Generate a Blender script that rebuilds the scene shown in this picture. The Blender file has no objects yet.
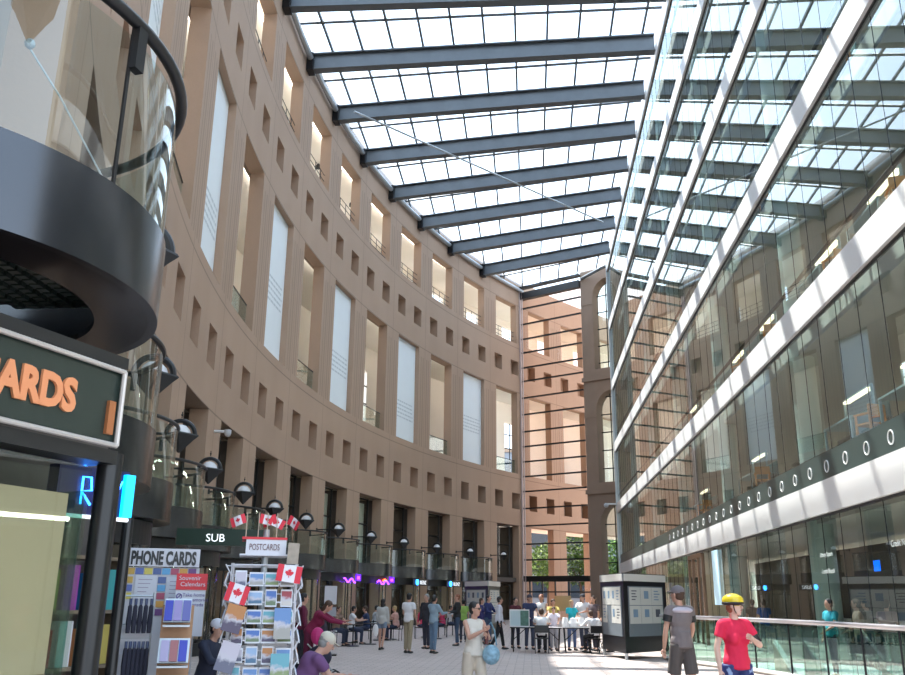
import bpy, bmesh, math, random
from mathutils import Vector, Matrix
random.seed(7)
PI = math.pi
sc = bpy.context.scene
COL = sc.collection
# ---------------------------------------------------------------- camera
cam_data = bpy.data.cameras.new('camera')
cam_data.sensor_fit = 'HORIZONTAL'; cam_data.sensor_width = 36.0
cam_data.lens = 36.0 * 870.0 / 905.0
cam_data.clip_start = 0.05; cam_data.clip_end = 2000
cam = bpy.data.objects.new('camera', cam_data); COL.objects.link(cam)
cam.matrix_world = Matrix(((0.996239, 0.015223, 0.085297, 0),
                           (0.086063, -0.28779, -0.953819, 0),
                           (0.010028, 0.957573, -0.288018, 1.6),
                           (0, 0, 0, 1)))
sc.camera = cam
# ---------------------------------------------------------------- sky, sun, exposure
world = bpy.data.worlds.new('sky'); sc.world = world; world.use_nodes = True
wn = world.node_tree.nodes; wl = world.node_tree.links; wn.clear()
w_out = wn.new('ShaderNodeOutputWorld'); w_bg = wn.new('ShaderNodeBackground')
w_tc = wn.new('ShaderNodeTexCoord'); w_sep = wn.new('ShaderNodeSeparateXYZ'); w_ramp = wn.new('ShaderNodeValToRGB')
w_ramp.color_ramp.elements[0].position = 0.0; w_ramp.color_ramp.elements[0].color = (0.86, 0.93, 1.0, 1)
w_ramp.color_ramp.elements[1].position = 0.75; w_ramp.color_ramp.elements[1].color = (0.50, 0.72, 1.0, 1)
wl.new(w_tc.outputs['Generated'], w_sep.inputs[0]); wl.new(w_sep.outputs['Z'], w_ramp.inputs[0])
wl.new(w_ramp.outputs[0], w_bg.inputs[0]); w_bg.inputs[1].default_value = 2.3
wl.new(w_bg.outputs[0], w_out.inputs[0])
sun_data = bpy.data.lights.new('sun', 'SUN'); sun_data.energy = 11.0; sun_data.angle = math.radians(0.6)
sun_data.color = (1.0, 0.96, 0.88)
sun = bpy.data.objects.new('sun', sun_data); COL.objects.link(sun)
sun.location = (-6, 20, 60)
sun.rotation_euler = Vector((-0.40, 0.38, 1.0)).to_track_quat('Z', 'Y').to_euler()
sc.view_settings.view_transform = 'Standard'; sc.view_settings.look = 'None'
sc.view_settings.exposure = 0.38; sc.view_settings.gamma = 1.0; sc.view_settings.use_curve_mapping = False
try:
    sc.cycles.max_bounces = 10; sc.cycles.transparent_max_bounces = 24
    sc.cycles.diffuse_bounces = 4; sc.cycles.glossy_bounces = 4; sc.cycles.transmission_bounces = 6
    sc.cycles.caustics_reflective = False; sc.cycles.caustics_refractive = False
    sc.cycles.sample_clamp_indirect = 6.0
    sc.cycles.use_denoising = True
except Exception:
    pass

# ---------------------------------------------------------------- materials
def nodes(m):
    m.use_nodes = True
    return m.node_tree.nodes, m.node_tree.links, m.node_tree.nodes['Principled BSDF']
MATS = {}
def mat(name, col, rough=0.6, metal=0.0, var=0.0, scale=8.0, emit=None, estr=0.0, coat=0.0, bump=0.0):
    if name in MATS: return MATS[name]
    m = bpy.data.materials.new(name); MATS[name] = m
    n, l, b = nodes(m)
    c = (col[0], col[1], col[2], 1)
    b.inputs['Base Color'].default_value = c; b.inputs['Roughness'].default_value = rough
    b.inputs['Metallic'].default_value = metal; b.inputs['Coat Weight'].default_value = coat
    if var or bump:
        tc = n.new('ShaderNodeTexCoord'); nz = n.new('ShaderNodeTexNoise'); nz.inputs['Scale'].default_value = scale
        nz.inputs['Detail'].default_value = 5
        l.new(tc.outputs['Object'], nz.inputs['Vector'])
        if var:
            mx = n.new('ShaderNodeMix'); mx.data_type = 'RGBA'
            mx.inputs['A'].default_value = tuple(x * (1 - var) for x in col) + (1,)
            mx.inputs['B'].default_value = tuple(min(1, x * (1 + var)) for x in col) + (1,)
            l.new(nz.outputs['Fac'], mx.inputs['Factor']); l.new(mx.outputs['Result'], b.inputs['Base Color'])
        if bump:
            bp = n.new('ShaderNodeBump'); bp.inputs['Strength'].default_value = bump
            l.new(nz.outputs['Fac'], bp.inputs['Height']); l.new(bp.outputs[0], b.inputs['Normal'])
    if emit:
        b.inputs['Emission Color'].default_value = tuple(emit) + (1,); b.inputs['Emission Strength'].default_value = estr
    return m
def glass(name, tint=(0.8, 0.9, 0.88), ior=1.5, boost=0.0, rough=0.0):
    if name in MATS: return MATS[name]
    m = bpy.data.materials.new(name); MATS[name] = m; m.use_nodes = True
    n, l = m.node_tree.nodes, m.node_tree.links; n.clear()
    o = n.new('ShaderNodeOutputMaterial'); mx = n.new('ShaderNodeMixShader')
    t = n.new('ShaderNodeBsdfTransparent'); g = n.new('ShaderNodeBsdfGlossy'); f = n.new('ShaderNodeFresnel')
    t.inputs[0].default_value = tuple(tint) + (1,); g.inputs['Roughness'].default_value = rough
    g.inputs[0].default_value = (0.92, 0.97, 0.97, 1)
    gm = n.new('ShaderNodeNewGeometry'); im = n.new('ShaderNodeMix'); im.data_type = 'FLOAT'
    im.inputs['A'].default_value = ior; im.inputs['B'].default_value = 1.0 / ior
    l.new(gm.outputs['Backfacing'], im.inputs['Factor']); l.new(im.outputs['Result'], f.inputs[0])
    ad = n.new('ShaderNodeMath'); ad.operation = 'MULTIPLY_ADD'; ad.use_clamp = True
    ad.inputs[1].default_value = 1.0 - boost; ad.inputs[2].default_value = boost
    l.new(f.outputs[0], ad.inputs[0]); l.new(ad.outputs[0], mx.inputs[0])
    l.new(t.outputs[0], mx.inputs[1]); l.new(g.outputs[0], mx.inputs[2]); l.new(mx.outputs[0], o.inputs[0])
    return m
CXW, CYW, RW = 60.4, 37.8, 71.7      # plan circle of the curved wall
BAY = math.radians(4.38); C0 = math.radians(29.8)
def concrete():
    m = bpy.data.materials.new('precast_concrete'); MATS['precast_concrete'] = m
    n, l, b = nodes(m)
    b.inputs['Roughness'].default_value = 0.85
    tc = n.new('ShaderNodeTexCoord'); sp = n.new('ShaderNodeSeparateXYZ'); l.new(tc.outputs['Object'], sp.inputs[0])
    def mt(op, a, bb=None, c=None, clamp=False):
        x = n.new('ShaderNodeMath'); x.operation = op; x.use_clamp = clamp
        for i, v in enumerate((a, bb, c)):
            if v is None: continue
            if hasattr(v, 'links'): l.new(v, x.inputs[i])
            else: x.inputs[i].default_value = v
        return x.outputs[0]
    dx = mt('SUBTRACT', CXW, sp.outputs['X']); dy = mt('SUBTRACT', sp.outputs['Y'], CYW)
    ang = mt('ARCTAN2', dy, dx)
    u = mt('DIVIDE', mt('SUBTRACT', ang, C0 + BAY / 2), BAY)          # integers at pier centres
    fr = mt('ABSOLUTE', mt('SUBTRACT', mt('FRACT', mt('ADD', u, 100.5)), 0.5))   # 0 at pier centre
    z = sp.outputs['Z']
    def line(v, at, w): return mt('LESS_THAN', mt('ABSOLUTE', mt('SUBTRACT', v, at)), w)
    j = line(fr, 0.0, 0.0035)
    for zz in (7.58, 11.52, 19.1, 23.15, 27.2): j = mt('MAXIMUM', j, line(z, zz, 0.03))
    # fluting on the piers of the tall storeys
    tall = mt('MAXIMUM', mt('MULTIPLY', mt('GREATER_THAN', z, 11.9), mt('LESS_THAN', z, 18.4)),
              mt('MULTIPLY', mt('GREATER_THAN', z, 23.5), mt('LESS_THAN', z, 26.5)))
    fl = mt('MAXIMUM', line(fr, 0.055, 0.014), line(fr, 0.115, 0.010))
    fl = mt('MULTIPLY', mt('MULTIPLY', fl, tall), 0.24)
    jj = mt('MAXIMUM', mt('MULTIPLY', j, 0.42), fl)
    # form-tie holes
    nz = n.new('ShaderNodeTexNoise'); nz.inputs['Scale'].default_value = 0.55; nz.inputs['Detail'].default_value = 6
    mp = n.new('ShaderNodeMapping'); mp.inputs['Scale'].default_value = (1, 1, 0.35)
    l.new(tc.outputs['Object'], mp.inputs[0]); l.new(mp.outputs[0], nz.inputs['Vector'])
    n2 = n.new('ShaderNodeTexNoise'); n2.inputs['Scale'].default_value = 14; n2.inputs['Detail'].default_value = 4
    l.new(tc.outputs['Object'], n2.inputs['Vector'])
    r = n.new('ShaderNodeMix'); r.data_type = 'RGBA'
    r.inputs['A'].default_value = (0.375, 0.252, 0.176, 1); r.inputs['B'].default_value = (0.465, 0.328, 0.24, 1)
    f = mt('ADD', mt('MULTIPLY', nz.outputs['Fac'], 0.7), mt('MULTIPLY', n2.outputs['Fac'], 0.3), clamp=True)
    l.new(f, r.inputs['Factor'])
    d = n.new('ShaderNodeMix'); d.data_type = 'RGBA'; d.inputs['B'].default_value = (0.05, 0.035, 0.03, 1)
    l.new(jj, d.inputs['Factor']); l.new(r.outputs['Result'], d.inputs['A'])
    l.new(d.outputs['Result'], b.inputs['Base Color'])
    bp = n.new('ShaderNodeBump'); bp.inputs['Strength'].default_value = 0.15; bp.inputs['Distance'].default_value = 0.02
    l.new(n2.outputs['Fac'], bp.inputs['Height']); l.new(bp.outputs[0], b.inputs['Normal'])
    return m
M_CONC = concrete()
M_STEEL = mat('grey_painted_steel', (0.105, 0.12, 0.135), 0.45, 0.2, var=0.12, scale=3)
M_STEEL_L = mat('pale_grey_steel', (0.45, 0.48, 0.50), 0.4, 0.4)
M_DARK = mat('dark_metal', (0.018, 0.018, 0.020), 0.32, 0.5)
M_FASCIA = mat('balcony_fascia_metal', (0.085, 0.09, 0.10), 0.2, 0.85, var=0.15, scale=1.5)
M_BLACK = mat('black_paint', (0.012, 0.012, 0.013), 0.4)
M_WHITE = mat('white_panel', (0.74, 0.74, 0.73), 0.5)
M_CREAM = mat('cream_plaster', (0.84, 0.79, 0.71), 0.8, var=0.06, scale=0.6)
M_LIBWALL = mat('library_wall_beige', (0.66, 0.57, 0.44), 0.8, var=0.15, scale=0.4)
M_CEIL = mat('ceiling_white', (0.6, 0.6, 0.56), 0.8)
M_CARPET = mat('library_carpet', (0.16, 0.17, 0.16), 0.95)
M_COLUMN = mat('pale_green_column', (0.62, 0.72, 0.68), 0.45)
M_FG = glass('facade_glass', (0.80, 0.89, 0.86), 1.6, 0.13)
def frit(name, k, tcol, wcol):
    m = bpy.data.materials.new(name); MATS[name] = m; m.use_nodes = True
    n, l = m.node_tree.nodes, m.node_tree.links; n.clear()
    o = n.new('ShaderNodeOutputMaterial'); mx = n.new('ShaderNodeMixShader'); mx.inputs[0].default_value = k
    t = n.new('ShaderNodeBsdfTransparent'); t.inputs[0].default_value = tcol
    w = n.new('ShaderNodeBsdfTranslucent'); w.inputs[0].default_value = wcol
    l.new(t.outputs[0], mx.inputs[1]); l.new(w.outputs[0], mx.inputs[2]); l.new(mx.outputs[0], o.inputs[0]); return m
M_RG = frit('roof_glass', 0.22, (0.93, 0.97, 1, 1), (0.85, 0.92, 1, 1))
M_BG = glass('balustrade_glass', (0.80, 0.88, 0.86), 1.5, 0.06)
M_SHOPG = glass('shop_glass', (0.90, 0.92, 0.88), 1.45, 0.02)
M_LAMP = mat('warm_lamp', (1, 0.9, 0.7), 0.5, emit=(1, 0.82, 0.55), estr=6)
M_COOL = mat('gallery_fill_glow', (1, 1, 1), 0.5, emit=(1, 0.94, 0.84), estr=6)  # glow for the added fill strips in the galleries

# ---------------------------------------------------------------- mesh helpers
def tag(o, label=None, cat=None, group=None, kind=None):
    if label: o['label'] = label
    if cat: o['category'] = cat
    if group: o['group'] = group
    if kind: o['kind'] = kind
    return o
def empty(name, loc=(0, 0, 0), rz=0.0):
    o = bpy.data.objects.new(name, None); COL.objects.link(o); o.location = loc; o.rotation_euler = (0, 0, rz)
    o.empty_display_size = 0.1
    return o
class MB:
    def __init__(s): s.v = []; s.f = []; s.mi = []; s.cur = 0
    def add(s, vs, fs):
        k = len(s.v); s.v += [tuple(v) for v in vs]; s.f += [tuple(k + i for i in f) for f in fs]; s.mi += [s.cur] * len(fs); return s
    def box(s, c, d, rz=0.0, M=None):
        cx, cy, cz = c; hx, hy, hz = d[0] / 2, d[1] / 2, d[2] / 2
        ca, sa = math.cos(rz), math.sin(rz)
        vs = []
        for sx, sy, sz in ((-1,-1,-1),(1,-1,-1),(1,1,-1),(-1,1,-1),(-1,-1,1),(1,-1,1),(1,1,1),(-1,1,1)):
            x, y, z = sx * hx, sy * hy, sz * hz
            p = Vector((x, y, z))
            if M: p = M @ p
            vs.append((cx + p.x * ca - p.y * sa, cy + p.x * sa + p.y * ca, cz + p.z))
        return s.add(vs, [(0,3,2,1),(4,5,6,7),(0,1,5,4),(1,2,6,5),(2,3,7,6),(3,0,4,7)])
    def bb(s, x0, x1, y0, y1, z0, z1): return s.box(((x0+x1)/2, (y0+y1)/2, (z0+z1)/2), (abs(x1-x0), abs(y1-y0), abs(z1-z0)))
    def tube(s, pts, r, n=8, cap=True, closed=False):
        pts = [Vector(p) for p in pts]; rs = r if isinstance(r, (list, tuple)) else [r] * len(pts)
        rings = []; prev = None; N = len(pts)
        for i, p in enumerate(pts):
            a = pts[(i - 1) % N] if (closed or i > 0) else p; b = pts[(i + 1) % N] if (closed or i < N - 1) else p
            t = (b - a).normalized()
            if prev is None:
                up = Vector((0, 0, 1)) if abs(t.z) < 0.9 else Vector((1, 0, 0))
                u = t.cross(up).normalized()
            else:
                u = (prev - t * prev.dot(t)).normalized()
            prev = u; w = t.cross(u)
            rings.append([p + (u * math.cos(2*PI*j/n) + w * math.sin(2*PI*j/n)) * rs[i] for j in range(n)])
        vs = [q for rg in rings for q in rg]; fs = []
        for i in range(N if closed else N - 1):
            i2 = (i + 1) % N
            for j in range(n):
                fs.append((i*n+j, i*n+(j+1)%n, i2*n+(j+1)%n, i2*n+j))
        if cap and not closed:
            fs.append(tuple(range(n-1, -1, -1))); fs.append(tuple((N-1)*n + j for j in range(n)))
        return s.add(vs, fs)
    def cyl(s, c, r, h, n=20, r2=None):
        return s.tube([(c[0], c[1], c[2]), (c[0], c[1], c[2] + h)], [r, r if r2 is None else r2], n)
    def lathe(s, prof, c=(0,0,0), n=20, M=None):
        vs = []; fs = []
        for (r, z) in prof:
            for j in range(n):
                a = 2*PI*j/n; p = Vector((r*math.cos(a), r*math.sin(a), z))
                if M: p = M @ p
                vs.append((c[0]+p.x, c[1]+p.y, c[2]+p.z))
        for i in range(len(prof)-1):
            for j in range(n): fs.append((i*n+j, i*n+(j+1)%n, (i+1)*n+(j+1)%n, (i+1)*n+j))
        return s.add(vs, fs)
    def ball(s, c, r, n=14, m=9, M=None):
        rx, ry, rz = r if isinstance(r, (list, tuple)) else (r, r, r)
        vs = []; fs = []
        for i in range(m+1):
            t = PI*i/m
            for j in range(n):
                a = 2*PI*j/n; p = Vector((rx*math.sin(t)*math.cos(a), ry*math.sin(t)*math.sin(a), -rz*math.cos(t)))
                if M: p = M @ p
                vs.append((c[0]+p.x, c[1]+p.y, c[2]+p.z))
        for i in range(m):
            for j in range(n): fs.append((i*n+j, i*n+(j+1)%n, (i+1)*n+(j+1)%n, (i+1)*n+j))
        return s.add(vs, fs)
    def prism(s, poly, z0, z1):
        n = len(poly); vs = [(x, y, z0) for x, y in poly] + [(x, y, z1) for x, y in poly]
        fs = [tuple(range(n-1, -1, -1)), tuple(range(n, 2*n))] + [(i, (i+1)%n, n+(i+1)%n, n+i) for i in range(n)]
        return s.add(vs, fs)
    def arcband(s, r0, r1, z0, z1, h0, h1, n):
        vs = []; fs = []
        for i in range(n+1):
            a = h0+(h1-h0)*i/n; c, q = math.cos(a), math.sin(a)
            vs += [(r0*c, r0*q, z0), (r1*c, r1*q, z0), (r1*c, r1*q, z1), (r0*c, r0*q, z1)]
        for i in range(n):
            k = 4*i
            for j in range(4): fs.append((k+j, k+(j+1) % 4, k+4+(j+1) % 4, k+4+j))
        fs += [(0, 1, 2, 3), (4*n+3, 4*n+2, 4*n+1, 4*n)]
        return s.add(vs, fs)
    def arcsheet(s, r, z0, z1, h0, h1, n):
        vs = []
        for i in range(n+1):
            a = h0+(h1-h0)*i/n; vs += [(r*math.cos(a), r*math.sin(a), z0), (r*math.cos(a), r*math.sin(a), z1)]
        return s.add(vs, [(2*i, 2*i+2, 2*i+3, 2*i+1) for i in range(n)])
    def quad(s, a, b, c, d): return s.add([a, b, c, d], [(0,1,2,3)])
    def slab(s, a, b, c, d, t):       # quad with a thickness t along its normal
        a, b, c, d = map(Vector, (a, b, c, d)); nn = (b-a).cross(d-a).normalized()*t
        return s.add([a,b,c,d,a+nn,b+nn,c+nn,d+nn], [(0,3,2,1),(4,5,6,7),(0,1,5,4),(1,2,6,5),(2,3,7,6),(3,0,4,7)])
    def build(s, name, m, parent=None, smooth=False, bevel=0.0):
        me = bpy.data.meshes.new(name); me.from_pydata(s.v, [], s.f)
        ms = m if isinstance(m, (list, tuple)) else [m]
        for x in ms: me.materials.append(x)
        if len(ms) > 1:
            for p, i in zip(me.polygons, s.mi): p.material_index = i
        if smooth:
            for p in me.polygons: p.use_smooth = True
        me.update()
        bm = bmesh.new(); bm.from_mesh(me); bmesh.ops.remove_doubles(bm, verts=bm.verts, dist=1e-5)
        bmesh.ops.recalc_face_normals(bm, faces=bm.faces); bm.to_mesh(me); bm.free()
        o = bpy.data.objects.new(name, me); COL.objects.link(o)
        if smooth:
            md = o.modifiers.new('edges', 'EDGE_SPLIT'); md.split_angle = math.radians(38)
        if bevel:
            md = o.modifiers.new('bevel', 'BEVEL'); md.width = bevel; md.segments = 2; md.limit_method = 'ANGLE'
        if parent: o.parent = parent
        return o
def struct(mb, name, m, **k): return tag(mb.build(name, m, **k), kind='structure')
def text_mesh(name, body, size, m, loc, rot, parent=None, ext=0.004, align='LEFT', sx=1.0, bold=0.0):
    cu = bpy.data.curves.new(name, 'FONT'); cu.body = body; cu.size = size; cu.extrude = ext; cu.align_x = align; cu.offset = bold
    cu.resolution_u = 3
    t = bpy.data.objects.new(name, cu); COL.objects.link(t)
    dg = bpy.context.evaluated_depsgraph_get(); dg.update()
    me = bpy.data.meshes.new_from_object(t.evaluated_get(dg)); bpy.data.objects.remove(t)
    me.name = name; me.materials.clear(); me.materials.append(m)
    o = bpy.data.objects.new(name, me); COL.objects.link(o)
    o.location = loc; o.rotation_euler = rot; o.scale = (sx, 1, 1)
    if parent: o.parent = parent
    return o
def pol(a, r, z=0.0): return (CXW - r*math.cos(a), CYW + r*math.sin(a), z)
ORD = ['first','second','third','fourth','fifth','sixth','seventh','eighth','ninth','tenth','eleventh','twelfth','thirteenth','fourteenth','fifteenth','sixteenth','seventeenth','eighteenth','nineteenth','twentieth']

# ================================================================ THE SHELL
ZG, ZL0, ZL1, ZM0, ZM1, ZU0, ZU1, ZT0, ZT1, ZTOP = 7.58, 8.94, 10.27, 11.93, 19.06, 20.60, 21.90, 23.55, 27.15, 29.7
HALF_OP = math.radians(1.39); SQ_OFF = math.radians(1.09); SQ_H = math.radians(0.5)
def arc_shell(r0, r1, th, zs, solid):
    mb = MB(); n, m = len(th)-1, len(zs)-1
    S = [[solid((th[i]+th[i+1])/2, (zs[j]+zs[j+1])/2) for j in range(m)] for i in range(n)]
    g = lambda i, j: 0 <= i < n and 0 <= j < m and S[i][j]
    for i in range(n):
        for j in range(m):
            if not S[i][j]: continue
            a, b, z0, z1 = th[i], th[i+1], zs[j], zs[j+1]
            A0, B0, A1, B1 = pol(a, r0), pol(b, r0), pol(a, r1), pol(b, r1)
            q = lambda p, z: (p[0], p[1], z)
            mb.quad(q(A0,z0), q(B0,z0), q(B0,z1), q(A0,z1)); mb.quad(q(A1,z1), q(B1,z1), q(B1,z0), q(A1,z0))
            if not g(i-1, j): mb.quad(q(A1,z0), q(A0,z0), q(A0,z1), q(A1,z1))
            if not g(i+1, j): mb.quad(q(B0,z0), q(B1,z0), q(B1,z1), q(B0,z1))
            if not g(i, j-1): mb.quad(q(A1,z0), q(B1,z0), q(B0,z0), q(A0,z0))
            if not g(i, j+1): mb.quad(q(A0,z1), q(B0,z1), q(B1,z1), q(A1,z1))
    return mb
NB_NEAR, NB_FAR = 13, 7        # bays from the end wall towards the camera, and beyond the end wall
bays = [C0 - BAY*j for j in range(NB_NEAR+1)]
allbays = [C0 + BAY*j for j in range(NB_FAR, 0, -1)] + bays
th = set()
for c in allbays:
    for d in (-BAY/2, BAY/2, -HALF_OP, HALF_OP, -SQ_OFF-SQ_H, -SQ_OFF+SQ_H, SQ_OFF-SQ_H, SQ_OFF+SQ_H, 0): th.add(round(c+d, 6))
th = sorted(th)
th = [t for i, t in enumerate(th) if i == 0 or t - th[i-1] > 1e-4]
def near(a): 
    k = round((a - C0)/BAY); return a - (C0 + k*BAY), k
def wall_solid(a, z):
    d, k = near(a)
    if z < ZG or ZM0 < z < ZM1 or ZT0 < z < ZT1: return abs(d) > HALF_OP
    if ZL0 < z < ZL1 or ZU0 < z < ZU1: return not (abs(abs(d) - SQ_OFF) < SQ_H)
    return True
TH = 0.62
zs = [0, ZG, ZL0, ZL1, ZM0, ZM1, ZU0, ZU1, ZT0, ZT1, ZTOP]
iend = C0 + BAY/2 + 0.001
struct(arc_shell(RW, RW+TH, th, zs, wall_solid), 'wall_left', M_CONC)
# closed backs of the small square recesses (the last four low ones are real windows)
def back_solid(a, z):
    d, k = near(a)
    if ZL0 < z < ZL1 and k >= -1: return not (abs(abs(d) - SQ_OFF) < SQ_H)
    return True
mb = arc_shell(RW+0.62, RW+0.80, th, [ZG, ZL0, ZL1, ZM0-0.05], back_solid)
b2 = arc_shell(RW+0.62, RW+0.80, th, [ZM1+0.05, ZT0-0.05], lambda a, z: True); mb.add(b2.v, b2.f)
struct(mb, 'wall_left_backing', M_CONC)
# galleries behind the wall: floor slabs, back wall with big windows
GD = 4.2
mb = MB()
for z in (ZG+0.1, ZM0-0.35, ZM1+0.35, ZT0-0.35, ZT1+0.45):
    s_ = arc_shell(RW+0.8, RW+GD+0.3, th[::2], [z, z+0.25], lambda a, z: True); mb.add(s_.v, s_.f)
struct(mb, 'floor_gallery', M_CREAM)
def gal_solid(a, z):
    d, k = near(a)
    if ZT0+1.0 < z < ZT0+3.4: return not (-0.2*HALF_OP < d < HALF_OP)
    if k % 4 != 1: return True
    if ZM0+0.4 < z < ZM0+5.6: return not (math.radians(0.2) < d < HALF_OP)
    return True
zz = [ZG+0.2, ZM0+0.4, ZM0+5.6, ZM1+0.3, ZT0+1.0, ZT0+3.4, ZT1+0.5]
th2 = sorted(set(th) | {round(c + math.radians(0.2), 6) for c in allbays})
struct(arc_shell(RW+GD, RW+GD+0.25, th2, zz, gal_solid), 'wall_gallery', M_CREAM)
mb = MB()
for z in (ZM1+0.05, ZT1+0.1):
    s_ = arc_shell(RW+0.84, RW+0.87, th[::2], [z+0.1, z+0.28], lambda a, z: True); mb.add(s_.v, s_.f)
tag(mb.build('gallery_fill_strip', M_COOL), 'added hidden glow strips that brighten the galleries behind the curved wall', 'light')  # unseen glowing strips, added behind the lintels to brighten the galleries
# window bars seen through the open bays
mb = MB()
for k, c in enumerate(allbays):
    kk = near(c)[1]
    if kk % 4 != 1: continue
    for z in (ZM0+1.8, ZM0+3.2, ZM0+4.5):
        p, q = pol(c+math.radians(0.2), RW+GD), pol(c+HALF_OP, RW+GD); mb.tube([(p[0],p[1],z),(q[0],q[1],z)], 0.05, 6)
    p = pol(c+math.radians(0.8), RW+GD); mb.tube([(p[0],p[1],ZM0+0.4),(p[0],p[1],ZM0+5.6)], 0.05, 6)
struct(mb, 'window_1', M_DARK)

# floor
def pavers():
    m = bpy.data.materials.new('brick_pavers'); n, l, b = nodes(m)
    tc = n.new('ShaderNodeTexCoord'); br = n.new('ShaderNodeTexBrick'); l.new(tc.outputs['Object'], br.inputs['Vector'])
    br.inputs['Scale'].default_value = 1.0; br.inputs['Brick Width'].default_value = 0.42; br.inputs['Row Height'].default_value = 0.21
    br.inputs['Mortar Size'].default_value = 0.012
    br.inputs['Color1'].default_value = (0.50, 0.41, 0.37, 1); br.inputs['Color2'].default_value = (0.58, 0.485, 0.445, 1)
    br.inputs['Mortar'].default_value = (0.30, 0.24, 0.22, 1)
    l.new(br.outputs['Color'], b.inputs['Base Color']); b.inputs['Roughness'].default_value = 0.6
    return m
M_PAVE = pavers()
FX = 6.75        # plane of the library facade
rail_pts = [(6.62, 11.0), (6.60, 14.0), (6.46, 16.5), (6.1, 19.4), (5.4, 22.4), (4.31, 25.35), (3.9, 27.2)]
mb = MB()
well = [(6.62, 8.0)] + rail_pts + [(6.75, 28.2), (6.75, 8.0)]
mb.prism([(-32, -12), (FX+8, -12), (FX+8, 8.0), (6.62, 8.0)] + rail_pts + [(4.6, 28.4), (FX+8, 28.4), (FX+8, 96), (-32, 96)], -0.12, 0.0)
struct(mb, 'floor', M_PAVE)
mb = MB(); mb.bb(FX+0.05, 20, 8.0, 28.4, -0.35, 0.0); struct(mb, 'floor_library_ground', mat('library_stone_floor', (0.45, 0.44, 0.42), 0.5, var=0.08, scale=1))
mb = MB(); mb.bb(-1, 15, 2, 34, -4.2, -4.0); struct(mb, 'floor_well', mat('pale_green_terrazzo', (0.52, 0.6, 0.55), 0.4, var=0.08, scale=3))

# library facade: white slab edges, glass strips, handrail lines, mullions
FY0, FY1 = 4.0, 68.2
bands = [3.55, 8.03, 12.70, 17.65, 22.66, 27.70]
glz = MB(); mull = MB(); rl = MB()
for i, z in enumerate(bands):
    mb = MB(); mb.bb(FX-0.10, FX-0.02, FY0, FY1, z, z+0.72)
    struct(mb, 'trim_%d' % (i+1), M_WHITE)
    mb = MB(); mb.bb(FX-0.02, FX+0.06, FY0, FY1, z-0.05, z+0.66); struct(mb, 'trim_band_edge_%d' % (i+1), M_DARK)
    if i < 5:
        rl.tube([(FX+0.06, FY0, z+1.34), (FX+0.06, FY1, z+1.34)], 0.055, 8)
zlev = [-4.0] + [b for b in bands]
for i in range(len(bands)):
    z0 = -4.0 if i == 0 else bands[i-1] + 0.72; z1 = bands[i]
    glz.quad((FX, FY0, z0), (FX, FY1, z0), (FX, FY1, z1), (FX, FY0, z1))
struct(glz, 'window_2', M_FG)
y = FY0
while y < FY1:
    for i in range(len(bands)):
        z0 = -4.0 if i == 0 else bands[i-1] + 0.72; z1 = bands[i]
        mull.bb(FX-0.004, FX+0.012, y-0.005, y+0.005, z0, z1)
    y += 1.23
struct(mull, 'window_2_mullions', M_DARK); struct(rl, 'trim_7', M_DARK)
mb = MB(); mb.bb(FX-0.15, FX+0.25, FY1, FY1+0.25, 0, 28.9); struct(mb, 'trim_8', M_STEEL_L)
# library storeys
for i, z in enumerate(bands):
    mb = MB(); mb.bb(FX+0.6, 20, FY0, FY1, z, z+0.6); o = struct(mb, 'ceiling_library_%d' % (i+1), M_CEIL)
    mb = MB(); mb.bb(FX+0.6, 20, FY0, FY1, z+0.6, z+0.66); struct(mb, 'floor_library_%d' % (i+1), M_CARPET)
mb = MB(); mb.bb(20, 20.3, FY0, FY1+0.2, -4, 28.4); mb.bb(FX+0.3, 20, FY1, FY1+0.2, -4, 28.4); mb.bb(FX+0.3, 20, FY0-0.2, FY0, -4, 28.4)
struct(mb, 'wall_right', M_LIBWALL)
mb = MB()
for y in (14.2, 23.8, 33.4, 43.0, 52.6, 62.2):
    for x in (7.5, 15.0): mb.cyl((x, y, -4), 0.33, 31.6, 24)
struct(mb, 'trim_columns', M_COLUMN, smooth=True)
l0 = None; FLN = ['ground', 'second', 'third', 'fourth', 'fifth', 'top']
M_LSTRIP = mat('library_strip', (1, 1, 1), 0.5, emit=(1, 0.92, 0.8), estr=34)
for n, z in enumerate(bands[0:5]):
    for k in range(5):
        if l0 is None: mbs = MB(); mbs.bb(-0.3, 0.3, -2.4, 2.4, -0.05, 0); o = l0 = mbs.build('ceiling_light', M_LSTRIP)
        else: o = l0.copy(); COL.objects.link(o)
        o.location = (15.8, 14+k*11.0, z-0.02)
        tag(o, 'long ceiling light on the %s library floor, %s from the near end' % (FLN[n], ORD[k]), 'light', 'library ceiling lights')

# roof: glass panes, glazing bars, purlins (structure) and the big beams (things)
def wallx(y): 
    return CXW - math.sqrt(max(0.01, RW*RW - (y-CYW)**2))
ROOF = 28.8; 
ys = [2.0 + i*1.0 for i in range(0, 75)] 
mb = MB(); vs = []; fs = []
for y in ys + [75.6]: vs += [(wallx(y)-0.1, y, ROOF+0.45), (FX+0.1, y, ROOF+0.45)]
for i in range(len(ys)): fs.append((2*i, 2*i+1, 2*i+3, 2*i+2))
mb.add(vs, fs); struct(mb, 'ceiling', M_RG)
bars = MB(); pr = MB()
BEAMS = list(zip([69.6,64.5,59.45,54.4,49.2,44.0,38.9,33.9,28.8,23.7,18.6,13.5,8.4], [65.0,60.2,55.5,51.1,46.8,42.6,38.5,34.4,30.2,26,21.8,17.6,13.4]))
edges = [(75.6, 70.6)] + BEAMS
def by(e, x, xl): return e[0] + (e[1]-e[0]) * (x-xl)/(FX-xl)
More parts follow.
